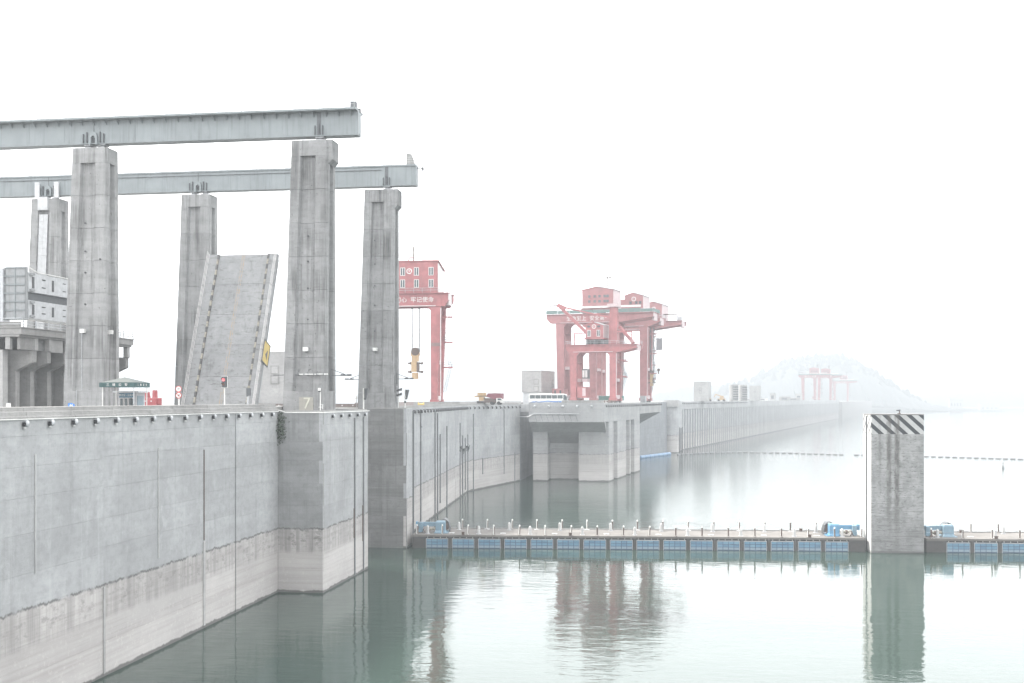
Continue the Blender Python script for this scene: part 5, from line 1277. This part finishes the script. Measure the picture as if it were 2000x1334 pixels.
xs3 = [.9, 5.9, 10.6, 15.0]
for i, (a, b) in enumerate(zip(xs3, xs3[1:])): chain(PT2, a, b, .45, .5, 'chain hanging right of the '+ORD[i]+' front post from the left on the right pontoon', 'front chains of the right pontoon', hs=(1.45,))
for o, x, y, lab in ((PT, 10.3, 8.9, 'small rusty stub behind the left end of the long pontoon'), (PT, 8.6, .35, 'small rusty stub at the front left of the long pontoon'), (PT, 26.6, .3, 'small rusty stub at the front middle of the long pontoon'),
                     (PT, 66.2, 8.9, 'small rusty stub at the rear right of the long pontoon'), (PT, 66.0, .3, 'small rusty stub at the front right of the long pontoon'), (PT2, 11.2, .3, 'small rusty stub at the front of the right pontoon'), (PT2, 8.4, 8.9, 'small rusty stub at the rear of the right pontoon')):
    t = thing('mooring_stub', onp(o, x, y), lab, 'mooring', rz=PR)
    MB().box(-.22, .22, -.2, .2, 0, .42).build('post', 'rust', t); MB().box(-.3, .3, -.26, .26, .42, .5).build('cap', 'rust', t)
mats = [(PT, 6.4+8.75*i, 2.6) for i in range(8)]+[(PT, 11.9+8.75*i, 8.6) for i in range(7)]+[(PT2, 8, 3)]
for i, (o, x, y) in enumerate(mats):
    t = thing('hatch_cover', onp(o, x, y), 'flat pale hatch cover lying on the right pontoon' if o is PT2 else ORD[i if i < 8 else i-8]+' flat pale hatch cover from the left along the long pontoon\'s '+('front' if i < 8 else 'rear'), 'hatch', 'hatch covers on the pontoon decks', rz=PR)
    MB().box(-.45, .45, -.4, .4, 0, .07).build('lid', 'seal', t); MB().box(-.1, .1, -.43, -.4, .02, .06).build('handle', 'rust', t)

def winch(loc, s, label, light):
    """mooring winch and guide arm; s = +1 when the arm reaches left"""
    t = thing('mooring_winch', loc, label, 'winch', rz=PR)
    X = lambda a, b: (min(s*a, s*b), max(s*a, s*b))
    m1 = 'bluel' if light else 'blue'
    a, b = X(2.9, 4.5); MB().frustum((a-.15, b+.15, .7, 2.7), .12, (a, b, .9, 2.5), .45).box(a, b, .9, 2.5, .45, 1.75).frustum((a, b, .9, 2.5), 1.75, (a+.12, b-.12, 1.0, 2.4), 2.0).build('gear_housing', m1, t, bevel=.03)
    a, b = X(2.8, 4.9); MB().box(a-.1, b+.1, .6, 4.8, 0, .12).build('base_frame', m1, t)
    a, b = X(3.3, 5.0); n = 12; c = (a+b)/2
    for i in range(6):
        p0, p1 = math.pi*(i/6), math.pi*((i+1)/6); w = (b-a)/2+.05
        MB().prism([(c+w*math.cos(p0), 1.0+1.25*math.sin(p0)), (c+w*math.cos(p1), 1.0+1.25*math.sin(p1)), (c+(w-.12)*math.cos(p1), 1.0+1.13*math.sin(p1)), (c+(w-.12)*math.cos(p0), 1.0+1.13*math.sin(p0))], 'y', 2.75, 4.6).build('drum_cover', 'steel_dark', t)
    MB().box(c-.95, c-.83, 2.75, 4.6, .1, 1.0).box(c+.83, c+.95, 2.75, 4.6, .1, 1.0).build('drum_cover', 'steel_dark', t)
    MB().lathe([(.8, 2.8), (.8, 4.5)], 16, (c, 0, .95), axis='y').build('drum', 'rust', t)
    a, b = X(-.35, 2.88); MB().box(a, b, 1.9, 2.5, 1.05, 1.75).build('guide_arm', m1, t)
    a, b = X(-.6, -.36); MB().box(a, b, 1.75, 2.65, .9, 1.85).build('arm_foot', 'blue', t)
    a, b = X(.0, .75); MB().box(a, b, 1.0, 1.88, .12, .75).box(a+.05, b-.05, 1.05, 1.85, .8, 1.75).build('motor_box', 'bluel' if light or s < 0 else 'blue', t, bevel=.02)
    a, b = X(1.2, 2.7); MB().lathe([(.22, a), (.22, b)], 12, (0, 1.5, .65), axis='x').build('shaft', 'curb_y', t)
    a, b = X(1.5, 1.8); MB().lathe([(.34, a), (.34, b)], 12, (0, 1.5, .65), axis='x').build('coupling', 'rust', t)
    MB().tube((s*1.1, 1.0, .05), (s*.8, 1.0, .75), .07).tube((s*.6, .9, .05), (s*1.0, .9, .9), .06).build('lever', 'rust', t)
    MB().tube((s*1.9, 2.2, 1.75), (s*1.9, 2.2, 2.3), .03).tube((s*.3, 2.2, 1.75), (s*.3, 2.2, 1.95), .12).build('grease_pipe', 'gal', t)
    return t
winch(onp(PT, .75, 1.4), 1, 'light blue mooring winch at the left end of the long pontoon', True)
winch(onp(PT, 74.2, 1.4), -1, 'bright blue mooring winch at the right end of the long pontoon', False)
winch(onp(PT2, .6, 1.4), 1, 'pale blue mooring winch on the right pontoon beside the striped pier', True)

# ------------------------------------------------------------------ striped mooring pier
t = thing('striped_pier', (31.5, 189.1, 0), 'concrete pier with black and white hazard stripes at its top', 'pier', rz=PR)
sp = MB()
nz = 22; 
for i in range(nz): pass
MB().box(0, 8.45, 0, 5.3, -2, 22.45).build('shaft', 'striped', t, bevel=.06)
MB().box(-.12, .0-.004, 2.55, 2.95, .2, 22.3).build('guide_slot', 'steel_dark', t)
MB().box(-.03, 8.48, -.03, 5.33, 22.47, 22.62).build('cap', 'deckc', t)
l = thing('pier_lamp', onp(PT, 0, 0), 'small dark lamp bracket standing on top of the striped pier', 'lamp', rz=PR)
q = Matrix.Rotation(R(PR), 3, 'Z')@Vector((4.6, .8, 0)); l.location = (31.5+q.x, 189.1+q.y, 22.62)
MB().box(-.15, .3, -.2, .2, 0, .12).tube((.15, 0, .1), (.15, 0, .55), .1).build('foot', 'rust', l); MB().bar((.25, 0, .62), (-.32, -.1, .55), .28, .2).build('head', 'steel_dark', l)

# ------------------------------------------------------------------ floating booms and buoy
fp_ = thing('boom_float', (0, 0, 0), 'grey float strung in the long boom line across the water', 'float', 'grey floats of the long boom line')
MB().lathe([(.05, -1.15), (.34, -.95), (.42, 0), (.34, .95), (.05, 1.15)], 8, (0, 0, .22), axis='x').build('barrel', 'boom_float', fp_, smooth=True)
MB().box(-1.3, 1.3, -.05, .05, .15, .25).build('cable', 'rust', fp_)
line = [(.57, 507.7), (15.4, 526.7), (31, 536.5), (53.8, 530), (75, 518.5), (81.5, 517), (106.8, 509.6), (124.9, 499.3), (142.7, 489.7), (170, 473)]
cnt = 0
for (xa, ya), (xb, yb) in zip(line, line[1:]):
    Ls = math.hypot(xb-xa, yb-ya); n = int(Ls/2.75)
    for i in range(n):
        x, y = xa+(xb-xa)*(i+.5)/n, ya+(yb-ya)*(i+.5)/n
        if 76.3 < x < 78.8: continue
        c = fp_ if cnt == 0 else copy_tree(fp_); cnt += 1
        c.location = (x, y, 0); c.rotation_euler = (0, 0, math.atan2(yb-ya, xb-xa))
fb = thing('blue_float', (0, 0, 0), 'fat blue barrel float in the short boom across the bay', 'float', 'blue floats across the bay')
MB().lathe([(.5, -2.6), (.82, -2.35), (.86, 0), (.82, 2.35), (.5, 2.6)], 12, (0, 0, .45), axis='x').build('barrel', 'float', fb, smooth=True)
MB().lathe([(.88, -.2), (.88, .2)], 12, (0, 0, .45), axis='x').build('hoop', 'bluel', fb)
A0, A1 = Vector((-14.9, 475.5)), Vector((-2.6, 509.5)); n = 7
for i in range(n):
    p = A0.lerp(A1, (i+.5)/n); c = fb if i == 0 else copy_tree(fb); c['label'] = ORD[i]+' fat blue barrel float from the left in the boom across the bay'
    c.location = (p.x, p.y, 0); c.rotation_euler = (0, 0, math.atan2(34, 12.3))
t = thing('water_buoy', (117.2, 427, 0), 'small dark lone buoy floating near the right edge', 'buoy')
MB().lathe([(.3, -.3), (.5, 0), (.45, .7), (.15, 1.4), (.05, 2.0)], 10).build('body', 'boom_float', t, smooth=True); MB().lathe([(.18, 1.7), (.2, 2.1), (.02, 2.3)], 8).build('light', 'rust', t)

# faint mast on the far hill
t = thing('radio_mast', (283, 2680, 112), 'faint radio mast on the hill top in the haze', 'mast')
mb = MB()
for sx in (-1, 1):
    for sy in (-1, 1): mb.tube((sx*3, sy*3, 0), (sx*.7, sy*.7, 38), .7, 5)
for k in range(7): mb.box(-3+k*.33, 3-k*.33, -3+k*.33, 3-k*.33, 4+k*5, 4.6+k*5)
mb.build('lattice', 'house_conc', t); MB().box(-4.5, 4.5, -4.5, 4.5, 16, 20).build('platform', 'house_conc', t)
for i, (x, y, w, h, lab) in enumerate(((560, 2420, 26, 20, 'faint shore building at the right foot of the hill'), (640, 2500, 40, 9, 'long faint shed on the far shore'), (470, 2440, 60, 7, 'long faint quay shed under the hill'))):
    t = thing('shore_building', (x, y, -.5), lab, 'building')
    MB().box(0, w, 0, 14, 0, h+6).build('wall', 'tower_conc', t); MB().box(-.6, w+.6, -.6, 14.6, h+6, h+7).build('roof', 'gal', t)
    for k in range(4): MB().box(w*(.1+.22*k), w*(.1+.22*k)+w*.1, -.15, -.01, h*.6, h*.9).build('window', 'glass', t)
